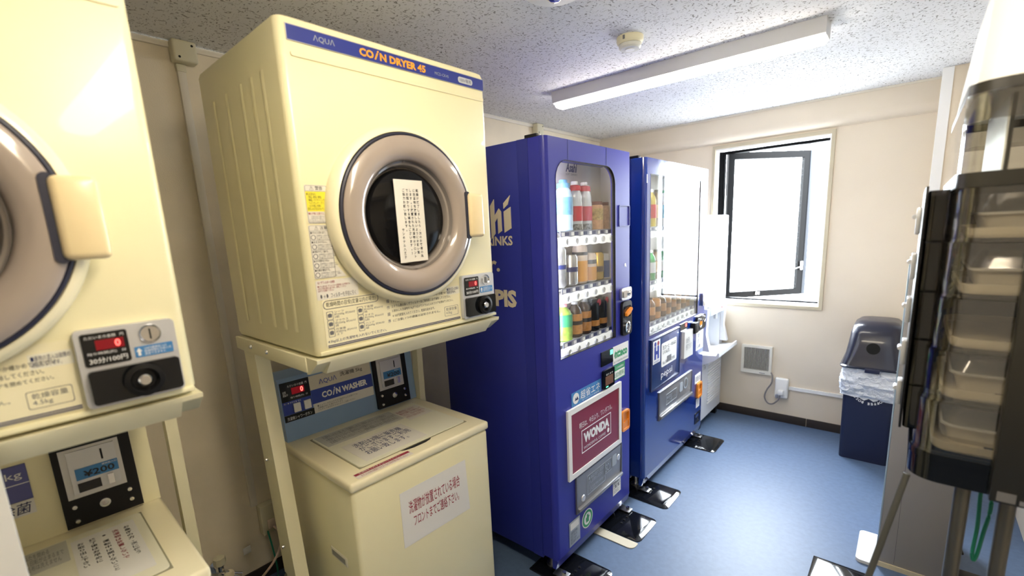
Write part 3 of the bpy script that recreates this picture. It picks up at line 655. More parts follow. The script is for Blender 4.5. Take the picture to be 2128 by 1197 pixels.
def vending(name, loc, W, z1, label, door_m, side_m, gl, glass_m, depth):
    t = thing('vending_machine', label, 'vending machine', loc)
    g = rrect(*gl)
    G = [(gl[0]-.035, gl[1]-.012), (gl[2]+.10, gl[1]-.012), (gl[2]+.10, gl[3]+.018), (gl[0]-.035, gl[3]+.018)]
    MB().box(-depth, 0.002, .085, -.13, W-.002, z1, .004).prism([[(.002, .085), (W-.002, .085), (W-.002, z1), (.002, z1)], G], 'x', -.13, -.0785).build('cabinet', side_m, t)
    MB().prism([rrect(0, .10, W, z1, .004, 2), G], 'x', -.076, -.022).build('door', door_m, t)
    dd = MB()
    # front skin with rounded vertical edges
    b = dd.bm; N = 6
    prof = [(0, -.0215)]+[(.022*(1-math.cos(k*PI/2/N)), -.022+.022*math.sin(k*PI/2/N)) for k in range(1, N+1)]
    prof2 = [(W-u*.5, x) for u, x in reversed(prof)]
    prev = None
    for u, x in prof:
        cur = (b.verts.new((x, u, .10)), b.verts.new((x, u, z1)))
        if prev: b.faces.new((prev[0], cur[0], cur[1], prev[1]))
        prev = cur
    a0 = prev; prev = None
    for u, x in prof2:
        cur = (b.verts.new((x, u, .10)), b.verts.new((x, u, z1)))
        if prev: b.faces.new((prev[0], cur[0], cur[1], prev[1]))
        prev = cur
    dd.prism([[(.022, .10), (W-.011, .10), (W-.011, z1), (.022, z1)], g], 'x', -.0215, 0)
    dd.build('door_skin', door_m, t)
    MB().prism([g, rrect(gl[0]+.0015, gl[1]+.0015, gl[2]-.0015, gl[3]-.0015, tuple(max(q-.0015, .001) for q in gl[4]), 5)], 'x', -.014, .0012).build('window_seal', BLACK, t)
    MB().prism([rrect(gl[0]+.002, gl[1]+.002, gl[2]-.002, gl[3]-.002, tuple(max(q-.002, .001) for q in gl[4]), 5)], 'x', -.006, -.003).build('display_glass', glass_m, t)
    MB().box(-.1295, gl[0]-.034, gl[1]-.010, -.122, gl[2]+.099, gl[3]+.017).prism([(-.1215, gl[2]+.085), (-.0235, gl[2]+.016), (-.0235, gl[2]+.022), (-.1215, gl[2]+.09)], 'z', gl[1]-.01, gl[3]+.016).build('display_back', SHELF, t)
    MB().box(-.060, gl[0]-.030, gl[1]+.02, -.034, gl[0]-.022, gl[3]-.01).build('led_strip', LEDM, t)
    MB().prism([(0, .10), (-.012, .055), (-.03, .055), (-.03, .0995), (0, .0995)], 'y', .004, W-.004).build('kick_plate', side_m, t)
    for x, y in ((-.08, .07), (-.08, W-.07), (-depth+.08, .07), (-depth+.08, W-.07)):
        MB().cyl((x, y, 0), 'z', .012, .012, .0845, 14).cyl((x, y, 0), 'z', .026, .0125, .022, 18).build('foot', STEEL, t)
    MB().box(-.10, .012, z1+.0005, -.045, .045, z1+.014, .002).build('hinge_cap', BLACK, t)
    return t
def drink(name, label, x, y, z, h, r, cat, parts, group):
    """parts: list of (part name, profile [(r factor, h factor)], material)"""
    t = thing(name, label, cat, (x, y, z), random.random()*.4, group)
    for pn, pf, m in parts: MB().lathe([(a, q*h) for a, q in pf], n=24).build(pn, m, t)
    return t
def clearpl(n, c, a=.85): return mat(n, c, .12, coat=.6)
PETP = [(0, 0), (.85, 0), (1, .03), (.95, .10), (1, .16), (1, .55), (.93, .62), (.97, .68), (.80, .80), (.45, .89), (.40, .92), (0, .92)]
CAPP = [(0, .921), (.46, .921), (.46, .985), (.40, 1), (0, 1)]
CANP = [(0, 0), (.8, 0), (1, .05), (1, .90), (.84, .96), (.84, .985), (.78, .97), (0, .965)]
def lab(a, b, o=1.02): return [(.97, a), (o, a), (o, b), (.97, b)]

V1X, V1Y = 1.0806, 1.4168
v1 = vending('vending_machine', (V1X, V1Y, 0), .675, 1.830, 'royal blue drinks vending machine beside the washer with a maroon coffee poster', BLUE, BLUES, (.063, .979, .525, 1.754, (.004, .004, .075, .075), 8), GLASS, .62)
for u in (.150, .447): MB().box(.0004, u, 1.757, .0009, u+.002, 1.829).build('door_seam', NINK, v1)
bk = [c for c in v1.children if c.name.startswith('display_back')][0]
write(bk, 'Asahi', NINK, .315, 1.735, .405, 1.775, -.1212, bold=.035, shear=.25)
write(bk, 'SOFT DRINKS', GINK, .315, 1.722, .405, 1.731, -.1212)
SHM = mat('shelf_clear', (.45, .45, .46), .3)
for z in (1.4445, 1.2150, .9895):
    MB().box(-.1215, .064, z+.028, -.030, .545, z+.034).build('shelf', SHM, v1)
    button_row(v1, .12, .556, z, 6)
    tags(v1, .125, .545, z+.030, 6)
S1, S2, S3 = 1.4845, 1.2555, 1.0235
DX = V1X-.075
G1 = 'sample drinks behind the glass of the nearer vending machine'
WB = mat('clear_bottle', (.62, .64, .66), .12, coat=.6); LBL = mat('pale_blue_bottle', (.45, .62, .78), .12, coat=.6); REDL = mat('red_label', (.55, .03, .05), .4)
AQB = mat('aqua_cap', (.16, .38, .60), .35, var=.3, vscale=50); PINK = mat('pinkish_brown', (.62, .36, .22), .3, var=.35, vscale=90); BRC = mat('brown_lid', (.16, .05, .04), .4)
def d1(name, label, u, z, h, r, cat, parts): return drink(name, label, DX, V1Y+u, z, h, r, cat, [(a, [(p*r, q) for p, q in b], c) for a, b, c in parts], G1)
JAR = [(0, 0), (.95, 0), (1, .04), (1, .82), (.93, .88), (0, .88)]
CAPJ = [(0, .885), (.9, .885), (.92, 1), (0, 1)]
d1('drink_bottle', 'pale blue water bottle with a blue cap at the left of the top row', .225, S1, .208, .038, 'bottle', [('bottle_body', PETP, LBL), ('cap', CAPP, AQB), ('label_sleeve', lab(.32, .66), AQB), ('neck_wrap', [(.55, .86), (.74, .84), (.70, .93), (.5, .93)], AQB)])
MOT = mat('mottled_base', (.4, .4, .38), .3, var=.9, vscale=120)
for u, nm in ((.308, 'nearer'), (.386, 'farther')):
    d1('drink_bottle', 'clear bottle with red label and red neck tag, the %s one of the matching pair' % nm, u, S1, .205, .033, 'bottle', [('bottle_body', PETP, WB), ('cap', CAPP, WHITE), ('label_sleeve', lab(.20, .50), REDL), ('neck_tag', [(.60, .82), (.86, .81), (.80, .91), (.46, .93)], REDL), ('base_band', lab(.02, .14), MOT)])
d1('drink_jar', 'wide bottle can of milky coffee with a yellowish label beside the red-labelled bottles', .470, S1, .124, .039, 'bottle can', [('can_body', JAR, mat('latte', (.70, .42, .22), .3, var=.25, vscale=60)), ('cap', CAPJ, BRC), ('label_sleeve', lab(.35, .75), mat('latte_label', (.70, .52, .20), .3, var=.6, vscale=70))])
d1('drink_jar', 'wide pinkish brown bottle can at the right end of the top row', .541, S1, .122, .033, 'bottle can', [('can_body', JAR, PINK), ('cap', CAPJ, BRC)])
SIL = mat('silver_can', (.62, .62, .60), .25, metal=.7, var=.3, vscale=50); OR1 = mat('orange_can', (.80, .42, .12), .3); PEA = mat('peach_white', (.78, .66, .55), .3); GOLD = mat('gold_can', (.66, .45, .12), .25, metal=.6, var=.3, vscale=40)
BLC = mat('blue_carton', (.06, .12, .32), .4)
d1('drink_can', 'tall silver can at the left end of the middle row', .175, S2, .172, .033, 'can', [('can_body', CANP, SIL), ('label_band', lab(.45, .55), NINK)])
d1('drink_can', 'short silver can between the tall silver can and the tall orange one', .262, S2, .132, .033, 'can', [('can_body', CANP, SIL), ('label_band', lab(.45, .60), NINK)])
d1('drink_can', 'tall can, white above and orange below, in the middle row', .342, S2, .172, .033, 'can', [('can_body', CANP, PEA), ('label_sleeve', lab(.06, .58), OR1), ('emblem', lab(.72, .80), GINK)])
d1('drink_can', 'short can, white above and orange below, in the middle row', .418, S2, .130, .033, 'can', [('can_body', CANP, PEA), ('label_sleeve', lab(.06, .52), OR1), ('emblem', lab(.62, .76), GINK)])
d1('drink_can', 'gold can with a dark stripe in the middle row', .489, S2, .128, .031, 'can', [('can_body', CANP, GOLD), ('label_band', lab(.30, .5), mat('dark_stripe', (.05, .03, .02), .4))])
d1('drink_can', 'white and dark blue can at the right end of the middle row', .553, S2, .118, .027, 'can', [('can_body', CANP, mat('grey_white_can', (.6, .62, .66), .3)), ('label_sleeve', lab(.05, .72), BLC)])
GRB = mat('green_tea', (.34, .52, .08), .3, var=.5, vscale=50); AMB = mat('amber_label', (.62, .28, .07), .3, var=.3, vscale=60); DKB = mat('dark_coffee', (.05, .025, .015), .15, coat=.6)
d1('drink_bottle', 'green tea bottle with a green and yellow label at the left of the bottom row', .202, S3, .160, .038, 'bottle', [('bottle_body', PETP, GRB), ('cap', CAPP, mat('pink_tag', (.70, .30, .32), .4)), ('label_sleeve', lab(.40, .72), mat('dark_green_label', (.04, .28, .12), .4))])
for u, nm in ((.290, 'nearer'), (.366, 'farther')):
    d1('drink_bottle', 'brown coffee bottle with amber label and dark waist, the %s of the two' % nm, u, S3, .158, .033, 'bottle', [('bottle_body', PETP, DKB), ('cap', CAPP, WB), ('label_sleeve', lab(.10, .66), AMB), ('dark_waist', lab(.36, .47, 1.04), BLACK)])
for u, nm in ((.442, 'nearer'), (.514, 'farther')):
    b = d1('drink_bottle', 'black coffee bottle can with a round red neck tag, the %s of the two' % nm, u, S3, .148, .032, 'bottle', [('bottle_body', JAR, BLACKG), ('cap', [(0, .885), (.72, .885), (.72, 1), (0, 1)], BLACKG), ('orange_band', lab(.16, .34), AMB)])
    MB().lathe([(0, 0), (.016, 0), (.016, .003), (0, .003)], (.024, .018, .130), 'x', 20).build('neck_tag', REDL, b)
# door fittings of the nearer machine
MB().prism([rrect(.557, 1.494, .663, 1.590, .006, 3), rrect(.561, 1.498, .659, 1.586, .004, 3)], 'x', .0004, .004).build('blank_frame', BLUES, v1)
write(v1, 'a', WINK, .612, 1.300, .632, 1.322, .0012, bold=.08, name='round_logo')
lk = MB().prism(rrect(.564, 1.148, .679-.012, 1.206, .012, 4), 'x', .0004, .012).build('coin_gate', STEEL, v1)
MB().prism(rrect(.578, 1.160, .612, 1.194, .006, 3), 'x', .0124, .016).cyl((0, .638, 1.178), 'x', .014, .0122, .018, 24).cyl((0, .638, 1.178), 'x', .007, .018, .022, 16).build('lock', CHROME, lk)
cu = MB().prism(rrect(.570, .974, .665, 1.140, .018, 5), 'x', .0004, .014).build('note_and_return_unit', BLACK, v1)
MB().prism(rrect(.580, 1.062, .655, 1.118, .010, 4), 'x', .0144, .0152).build('recess', BLACKG, cu)
MB().prism([(.592, 1.070), (.620, 1.078), (.648, 1.098), (.642, 1.108), (.612, 1.098), (.590, 1.086)], 'x', .0156, .028).build('return_lever', ORG, cu)
MB().lathe([(.026, .0144), (.026, .020), (.021, .022), (.019, .0144)], (0, .615, 1.012), 'x', 30, 1, 1.15).lathe([(0, .0144), (.013, .0144), (.011, .019), (0, .019)], (0, .615, 1.012), 'x', 20, 1, 1.2).build('coin_slot_ring', CHROME, cu)
dp = sheet('amount_display', BLACKG, v1, .381, .868, .490, .936, .0004, .004)
MB().box(.0045, .462, .908, .0052, .486, .930).build('lit_segment', LIT, dp)
s = sheet('eco_sticker', PAPER, v1, .494, .846, .652, .936, .0004, .0010); write(s, 'ntteco', GREEN, .512, .875, .640, .915, .0018, bold=.05)
MB().prism([(.505, .885), (.512, .905), (.522, .912), (.516, .892)], 'x', .0016, .0020).build('leaf', GREEN, s); write(s, '省エネ自動販売機 環境配慮型', GINK, .502, .853, .645, .864, .0018)
s = sheet('led_sticker', GREEN, v1, .497, .766, .615, .842, .0004, .0010); MB().box(.0014, .502, .771, .0018, .610, .812).build('white_field', PAPER, s); write(s, 'LED照明', GREEN, .508, .778, .604, .804, .0022, bold=.03); write(s, 'この自販機は', WINK, .52, .820, .60, .832, .0018)
s = sheet('reader', BLACKG, v1, .389, .757, .493, .846, .0004, .010, .006); MB().box(.0108, .405, .772, .0113, .478, .815).build('screen', mat('reader_screen', (.10, .06, .04), .3, emit=.02, ecol=(1, .3, .1)), s); write(s, '使えます', WINK, .41, .819, .475, .828, .0113); MB().box(.0108, .41, .762, .0113, .430, .767).build('lamps', LIT, s)
s = sheet('energy_sticker', STKB, v1, .134, .7545, .380, .815, .0004, .0010); write(s, '超省エネ', WINK, .204, .768, .370, .806, .0018, bold=.05); write(s, 'ピークシフト自販機', WINK, .22, .758, .36, .765, .0018)
MB().lathe([(0, 0), (.024, 0), (.024, .0006), (0, .0006)], (.0014, .168, .785), 'x', 28).build('round_mark', WINK, s); MB().prism([(.148, .776), (.158, .776), (.165, .790), (.170, .782), (.178, .792), (.187, .776)], 'x', .0021, .0025).build('mountain', NINK, s)
ps = MB().prism([[(.092, .432), (.561, .432), (.561, .751), (.092, .751)], [(.116, .456), (.537, .456), (.537, .727), (.116, .727)]], 'x', .0004, .011).build('poster_frame', WHITE, v1)
po = MB().box(.0004, .1165, .4565, .008, .5365, .7265).build('coffee_poster', MAROON, ps)
write(po, '明日は、今日より、ワンダフル。', WINK, .180, .640, .468, .668, .0086, bold=.03)
MB().prism([[(.195, .520), (.457, .520), (.457, .628), (.195, .628)], [(.199, .524), (.453, .524), (.453, .624), (.199, .624)]], 'x', .0082, .0087).build('box_rule', WINK, po)
write(po, 'WONDA', WINK, .212, .562, .440, .610, .0086, bold=.06); write(po, 'WONDERFUL COFFEE', WINK, .212, .534, .405, .547, .0086)
MB().lathe([(0, 0), (.010, 0), (.010, .0005), (0, .0005)], (.0084, .430, .546), 'x', 18, 1, 1.2).build('coffee_bean', WINK, po)
MB().prism([[(.148, .246), (.571, .246), (.571, .428), (.148, .428)], [(.156, .254), (.563, .254), (.563, .424), (.156, .424)]], 'x', .0004, .008).build('port_frame', mat('port_grey', (.12, .12, .14), .3), v1)
pf = MB().prism([(.0005, .272), (.0035, .272), (.0065, .42), (.0035, .42)], 'y', .157, .562)
pf = pf.box(.0005, .157, .255, .018, .562, .271, .002).build('delivery_flap', mat('flap_grey', (.20, .20, .21), .22, coat=.5), v1)
write(pf, '● 商品が出てくるまで\n少しお待ちください', SINK, .250, .345, .390, .385, .0074); write(pf, 'SO♪', SINK, .405, .335, .455, .375, .0074); write(pf, '⚠注意 手を入れないで\nください', SINK, .262, .305, .40, .330, .0070)
MB().prism([[(.240, .298), (.40, .298), (.40, .392), (.240, .392)], [(.242, .300), (.398, .300), (.398, .390), (.242, .390)]], 'x', .0066, .0072).prism([[(.403, .328), (.462, .328), (.462, .392), (.403, .392)], [(.405, .330), (.460, .330), (.460, .390), (.405, .390)]], 'x', .0066, .0072).prism(rrect(.470, .335, .515, .392, .008, 3), 'x', .0066, .0072).build('printed_boxes', SINK, pf)
for u, z in ((.205, .300), (.535, .36)): MB().lathe([(0, .008), (.014, .008), (.016, .004)], (0, u, z), 'x', 20).build('flap_knob', SILVER, pf)
cc = MB().prism([rrect(.571, .478, .648, .585, .012, 4), rrect(.582, .490, .640, .575, .008, 4)], 'x', .0004, .012).box(.0006, .583, .491, .003, .639, .574).prism([(.582, .490), (.640, .490), (.640, .530), (.582, .520)], 'x', .0032, .008).build('change_cup', ORG, v1)
s = sheet('serial_sticker', PAPER, v1, .487, .165, .568, .256, .0004, .0010); write(s, '設置場所\n□■□■□\n0120-32', GINK, .495, .175, .560, .245, .0018)
s = MB().lathe([(0, 0), (.046, 0), (.046, .001), (0, .001)], (.0004, .243, .178), 'x', 40).build('recycle_sticker', PAPER, v1)
MB().lathe([(.041, 0), (.041, .0006), (.030, .0006), (.030, 0)], (.0014, .243, .178), 'x', 40).prism([(.232, .160), (.254, .160), (.254, .178), (.262, .186), (.250, .190), (.250, .198), (.238, .198), (.238, .186), (.228, .182)], 'x', .0014, .0020).build('recycle_mark', GREEN, s)
s = sheet('rating_plate', mat('plate_metal', (.45, .47, .48), .35, metal=.6), v1, .092, .068+.045, .178, .230, .0004, .0014); sheet('plate_label', PAPER, s, .102, .190, .168, .222, .002, .0005); write(s, '自動販売機\n形式 SR-30\n電圧 100V\n製造番号 4410', GINK, .100, .122, .170, .182, .0022)
# lettering on the side panel
def side(par, m, polys, name='side_lettering', y=-.0012):
    q = MB()
    for pl in polys: q.prism(pl, 'y', y, .0018)
    return q.build(name, m, par)
def sw(par, s, m, x0, z0, x1, z1, **k): return write(par, s, m, x0, z0, x1, z1, 0, fn=lambda a, b, n: (a, .0005, b), name='side_lettering', **k)
X = lambda w_: w_-V1X
hi = [[(X(.868), 1.500), (X(.908), 1.520), (X(.908), 1.585), (X(.868), 1.565)], [(X(.868), 1.580), (X(.900), 1.605), (X(.905), 1.632), (X(.868), 1.600)]]
hh = [[(X(.800), 1.470), (X(.822), 1.490), (X(.822), 1.625), (X(.800), 1.600)], [(X(.822), 1.560), (X(.846), 1.588), (X(.858), 1.575), (X(.858), 1.500), (X(.838), 1.488), (X(.838), 1.552), (X(.822), 1.535)]]
side(v1, CINK, [[(X(.872), 1.492), (X(.908), 1.508), (X(.908), 1.590), (X(.872), 1.574)], [(X(.872), 1.585), (X(.895), 1.600), (X(.908), 1.634), (X(.872), 1.606)]]+hh)
sw(v1, 'Asa', CINK, X(.60), 1.475, X(.79), 1.62, bold=.06, shear=.1)
sw(v1, 'SOFT DRINKS', CINK, X(.60), 1.441, X(.911), 1.479, bold=.03)
sw(v1, 'Mr.', CINK, X(.70), 1.335, X(.836), 1.40, bold=.03)
sw(v1, 'CALPIS', CINK, X(.62), 1.190, X(.918), 1.262, bold=.05)
# ------------------------------------------------------------------ the far, glossy vending machine
V2X, V2Y, W2 = 1.0858, 2.2435, .935
v2 = vending('vending_machine', (V2X, V2Y, 0), W2, 1.823, 'glossy dark blue drinks vending machine farther back, its glass mirroring the window', NAVY, NAVY, (.060, .910, .795, 1.747, (.004,)*4, 8), GLASS2, .62)
ROW2 = (1.4445, 1.157, .927)
for z in ROW2:
    MB().box(-.1215, .055, z+.026, -.030, .86, z+.032).build('shelf', SHM, v2)
    button_row(v2, .10, .845, z, 10, r=.015)
    tags(v2, .10, .845, z+.029, 10)
G2 = 'sample drinks behind the glass of the far vending machine'
ORD = ['first', 'second', 'third', 'fourth', 'fifth', 'sixth', 'seventh', 'eighth', 'ninth', 'tenth']
GRN = mat('green_bottle', (.05, .30, .10), .2, coat=.4); BRN = mat('brown_bottle', (.14, .06, .02), .25, coat=.4); YLB = mat('yellow_bottle', (.62, .48, .10), .3)
PET0 = [('bottle_body', PETP), ('cap', CAPP), ('label_sleeve', lab(.25, .6))]
for ri, (z, hh_, rn) in enumerate(((ROW2[0]+.034, .205, 'top'), (ROW2[1]+.034, .165, 'middle'), (ROW2[2]+.034, .130, 'bottom'))):
    for i in range(9):
        u = .155+i*.078
        mm = [(GRN, WHITE, mat('white_label', (.7, .72, .7), .4)), (WB, GREEN, mat('cyan_label', (.1, .4, .6), .4)), (BRN, BLACK, AMB), (YLB, WHITE, REDL)][(i*(2 if ri else 3)+ri*2) % 4] if not (ri == 0 and i == 0) else (GRN, GREEN, GRN)
        cn = {GRN: 'green', WB: 'clear', BRN: 'dark brown', YLB: 'yellow'}[mm[0]]
        if ri == 2 and i % 2 == 0:
            drink('drink_can', '%s can, %s from the left in the bottom row of the far machine' % ('amber', ORD[i]), V2X-.075, V2Y+u, z, hh_*.9, .029, 'can', [('can_body', [(a*.029, b) for a, b in CANP], AMB), ('label_band', [(a*.029, b) for a, b in lab(.35, .6)], BRN)], G2)
        else:
            drink('drink_bottle', '%s bottle, %s from the left in the %s row of the far machine' % (cn, ORD[i], rn), V2X-.075, V2Y+u, z, hh_, .03, 'bottle', [(a, [(p*.03, q) for p, q in b], m_) for (a, b), m_ in zip(PET0, mm)], G2)
pp = MB().box(.0004, .078, .597, .008, .478, .877, .002).build('brand_panel', mat('brand_blue', (.03, .06, .20), .25, coat=.5), v2)
MB().prism([[(.072, .590), (.484, .590), (.484, .884), (.072, .884)], [(.078, .597), (.478, .597), (.478, .877), (.078, .877)]], 'x', .0004, .010).build('panel_frame', mat('frame_navy', (.02, .03, .10), .3), v2)
s = sheet('hotel_sticker', PAPER, pp, .092, .742, .186, .872, .0085, .0008)
MB().box(.0095, .108, .765, .0100, .130, .838).box(.0095, .148, .765, .0100, .170, .838).box(.0095, .130, .792, .0100, .148, .812).lathe([(0, 0), (.013, 0), (.013, .0005), (0, .0005)], (.0095, .120, .852), 'x', 18).build('letter_mark', BAND2, s)
MB().lathe([(0, 0), (.013, 0), (.013, .0005), (0, .0005)], (.0095, .160, .852), 'x', 18).build('red_dot', RINK, s); write(s, 'HORIZON', BAND2, .100, .747, .178, .757, .0102)
s = MB().prism(rrect(.205, .698, .426, .836, .012, 4), 'x', .0085, .0095).build('coffee_card', PAPER, pp)
write(s, '缶コーヒーの人は\nいいんだ。', INK, .222, .770, .412, .822, .0102, bold=.03); write(s, 'No.188     HDMIX', GINK, .222, .710, .40, .730, .0102); MB().box(.0100, .285, .712, .0104, .345, .748).build('photo_block', GINK, s)
write(pp, 'pepsi', WINK, .205, .625, .365, .672, .0086)
MB().prism([[(.188, .380), (.712, .380), (.712, .552), (.188, .552)], [(.196, .388), (.704, .388), (.704, .546), (.196, .546)]], 'x', .0004, .008).build('port_frame', MATS['port_grey'], v2)
pf = MB().prism([(.0005, .408), (.0035, .408), (.0065, .544), (.0035, .544)], 'y', .197, .703).box(.0005, .197, .389, .018, .703, .407, .002).build('delivery_flap', MATS['flap_grey'], v2)
write(pf, '● 商品取出口\nゆっくりお取りください', SINK, .30, .455, .44, .500, .0072); MB().prism([[(.29, .445), (.45, .445), (.45, .51), (.29, .51)], [(.292, .447), (.448, .447), (.448, .508), (.292, .508)]], 'x', .0060, .0070).lathe([(.036, 0), (.036, .0006), (.028, .0006), (.028, 0)], (.0066, .60, .495), 'x', 28).prism(rrect(.50, .46, .55, .52, .01, 3), 'x', .0060, .0070).build('printed_marks', SINK, pf)
s = sheet('display_window', BLACKG, v2, .500, .850, .615, .892, .0004, .004); MB().box(.0046, .575, .865, .0052, .60, .885).build('lit_digits', RED7, s)
nt_ = MB().prism([(.523, .672), (.675, .668), (.668, .838), (.530, .842)], 'x', .0004, .020).build('note_pocket', mat('milky_pocket', (.72, .72, .70), .2, coat=.6), v2)
write(nt_, '1000円札\n使用できます', GINK, .55, .72, .65, .80, .0206)
MB().box(.0004, .68, .80, .03, .745, .87, .004).build('bill_slot', BLACK, v2)
cu = MB().prism(rrect(.765, .800, .925, .893, .02, 5), 'x', .0004, .014).build('coin_unit', BLACK, v2)
MB().lathe([(.030, .0144), (.030, .02), (.024, .021), (.022, .0144)], (0, .812, .846), 'x', 28).lathe([(.022, .0144), (.022, .019), (.017, .020), (.015, .0144)], (0, .888, .862), 'x', 24).build('coin_ring', CHROME, cu)
MB().prism([(.80, .836), (.815, .84), (.826, .856), (.818, .860), (.798, .846)], 'x', .0146, .026).build('return_lever', ORG, cu)
for nm, u0_, z0_, u1_, z1_, tx in (('guide_sticker', .785, .660, .940, .786, 'ご案内\nお問い合わせ\n0120-880'), ('small_sticker', .785, .428, .915, .492, 'お知らせ'), ('notice_sticker', .820, .248, .905, .312, '住所表示')):
    s = sheet(nm, PAPER, v2, u0_, z0_, u1_-.02, z1_, .0004, .0008); write(s, tx, NINK, u0_+.012, z0_+.012, u1_-.032, z1_-.012, .0016)
MB().prism([rrect(.818, .318, .905, .425, .014, 4), rrect(.832, .332, .893, .412, .010, 4)], 'x', .0004, .012).box(.0006, .833, .333, .003, .892, .411).prism([(.832, .332), (.893, .332), (.893, .372), (.832, .362)], 'x', .0032, .008).build('change_cup', ORG, v2)
MB().prism([rrect(.802, .135, .900, .212, .004, 2), rrect(.812, .145, .890, .202, .004, 2)], 'x', .0004, .003).box(.0004, .83, .15, .002, .87, .175).build('certificate_holder', BLACK, v2)
MB().prism(rrect(.86, .95, .905, 1.04, .008, 3), 'x', .0004, .014).build('lock_handle', CHROME, v2)
MB().box(-.02, .016, 1.70, .002, .020, 1.742).build('hinge_mark', WHITE, v2)
# floor plates
def plate(x0, y0, x1, y1, label, m=BLACKG, h=.012):
    t = thing('floor_plate', label, 'floor plate', (x0, y0, .0002), 0, 'black metal anti-tip plates under the vending machines')
    lo = rrect(0, 0, x1-x0, y1-y0, (.004, .03, .03, .004), 5)
    q = MB(); b = q.bm; cx, cy = (x1-x0)/2, (y1-y0)/2; R = []
    for ins, z in ((0, 0), (0, .004), (.018, h)):
        R.append([b.verts.new((cx+(p[0]-cx)*(1-ins/cx), cy+(p[1]-cy)*(1-ins/cy), z)) for p in lo])
    for a, c in zip(R, R[1:]):
        for i in range(len(lo)): b.faces.new((a[i], a[(i+1) % len(lo)], c[(i+1) % len(lo)], c[i]))
    b.faces.new(R[0]); b.faces.new(R[-1]); q.build('plate', m, t)
    MB().cyl((cx*1.15, cy, h), 'z', .006, 0, .003, 10).cyl((cx*1.15, cy-.03, h), 'z', .006, 0, .003, 10).cyl((cx*1.15, cy+.03, h), 'z', .006, 0, .003, 10).build('bolt_head', BLACK, t)
    return t
plate(.93, 1.405, 1.245, 1.612, 'black floor plate under the near lower corner of the nearer blue vending machine')
plate(.93, 1.857, 1.245, 2.075, 'black floor plate between the two vending machines with a beige sheet beneath it')
plate(.93, 2.190, 1.245, 2.410, 'black floor plate under the near corner of the far vending machine')
plate(.93, 2.972, 1.245, 3.205, 'black floor plate under the far corner of the glossy vending machine')
tag(MB().prism(rrect(.9, 1.796, 1.243, 1.85, (.002, .03, .004, .002), 4), 'z', .0003, .004).build('beige_sheet', mat('beige_rubber', (.62, .58, .46), .6)), 'beige rubber sheet poking out beside the black plate between the vending machines', 'sheet')
pl = plate(1.90, 1.96, 2.24, 2.240, 'dark glossy floor plate in front of the grey panel at the bottom edge')
# bracket below machine: shiny foot clamps
for y_, lab_ in ((1.452, 'steel foot clamp under the near corner of the nearer vending machine'), (2.048, 'steel foot clamp under the far corner of the nearer vending machine'), (2.285, 'steel foot clamp under the near corner of the far vending machine'), (3.135, 'steel foot clamp under the far corner of the far vending machine')):
    t = thing('foot_clamp', lab_, 'clamp', (1.055, y_, .0155), 0, 'steel foot clamps on the floor plates')
    MB().box(-.012, -.022, .0, .052, .022, .006, .001).build('clamp_plate', STEEL, t)
    MB().cyl((.034, 0, .0), 'z', .010, .0062, .020, 6).build('nut', CHROME, t)

# ------------------------------------------------------------------ water cooler
t = thing('water_cooler', 'white standing water cooler between the far vending machine and the window', 'water cooler', (1.05, 3.245, 0))
CW = .475
ho = [(.08, .56), (CW-.075, .56), (CW-.075, .90), (.08, .90)]
MB().prism([[(0, .07), (CW, .07), (CW, 1.54), (0, 1.54)], ho], 'x', -.14, .0).box(-.36, 0, .07, -.141, CW, 1.54, .004).build('cabinet', COOLM, t)
MB().prism([(-.139, .08), (.0, .08), (.0, .085), (-.139, .085)][::1], 'z', .561, .899).build('niche_lining', COOLG, t)
MB().box(.0004, .0, .905, .014, CW, 1.538, .005).build('upper_panel', COOLM, t)
MB().prism([(.0005, .50), (.03, .51), (.09, .545), (.115, .57), (.115, .60), (.105, .60), (.095, .578), (.0005, .570)], 'y', .02, CW-.02).build('drip_tray', COOLM, t)
MB().prism([(.0005, .60), (.0005, .90), (.03, .90), (.022, .72), (.05, .60)], 'y', .02, .06).prism([(.0005, .60), (.0005, .90), (.03, .90), (.022, .72), (.05, .60)], 'y', CW-.06, CW-.02).build('niche_side', COOLM, t)
MB().box(.0, .10, .84, .03, CW-.10, .902, .004).cyl((.016, CW/2, .80), 'z', .012, 0, .04, 14).build('dispense_head', COOLG, t)
MB().cyl((.0305, CW-.14, .872), 'x', .007, 0, .004, 14).build('red_button', RINK, t)
gv = MB()
for i in range(17): gv.box(.0004, .16, .16+i*.0205, .007, CW-.04, .168+i*.0205)
gv.build('louvre', WHITE, t)
s = sheet('label_print', COOLM, t, .05, .44, .22, .50, .0004, .0006); write(s, 'RCM-300\n注意', GINK, .06, .45, .16, .495, .0014)
MB().box(-.34, .03, .0, -.30, .07, .0695).box(-.34, CW-.07, .0, -.30, CW-.03, .0695).box(-.05, .03, .0, -.01, .07, .0695).box(-.05, CW-.07, .0, -.01, CW-.03, .0695).build('foot', BLACK, t)

# ------------------------------------------------------------------ back wall fittings
t = thing('ventilation_grille', 'square cream ventilation grille with dark vertical slats low on the back wall', 'vent', (1.192, YB-.0005, .352))
MB().prism([[(0, 0), (.208, 0), (.208, .216), (0, .216)], [(.018, .028), (.190, .028), (.190, .198), (.018, .198)]], 'y', -.024, 0).build('frame', mat('grille_cream', (.76, .74, .66), .4), t)
MB().box(.018, -.006, .028, .190, -.001, .198).build('dark_backing', BLACK, t)
q = MB()
for i in range(19): q.box(.0195+i*.0090, -.022, .0285, .0225+i*.0090, -.0075, .1975)
q.build('slats', mat('grille_slat', (.62, .60, .54), .4), t)
MB().box(.13, -.0262, .008, .168, -.0245, .012).build('printed_mark', GINK, t)
t = thing('wall_socket', 'white surface wall socket below and right of the ventilation grille', 'socket', (1.432, YB-.0005, .195))
MB().box(0, -.036, 0, .086, 0, .150, .010, 3).build('cover', WHITE, t)
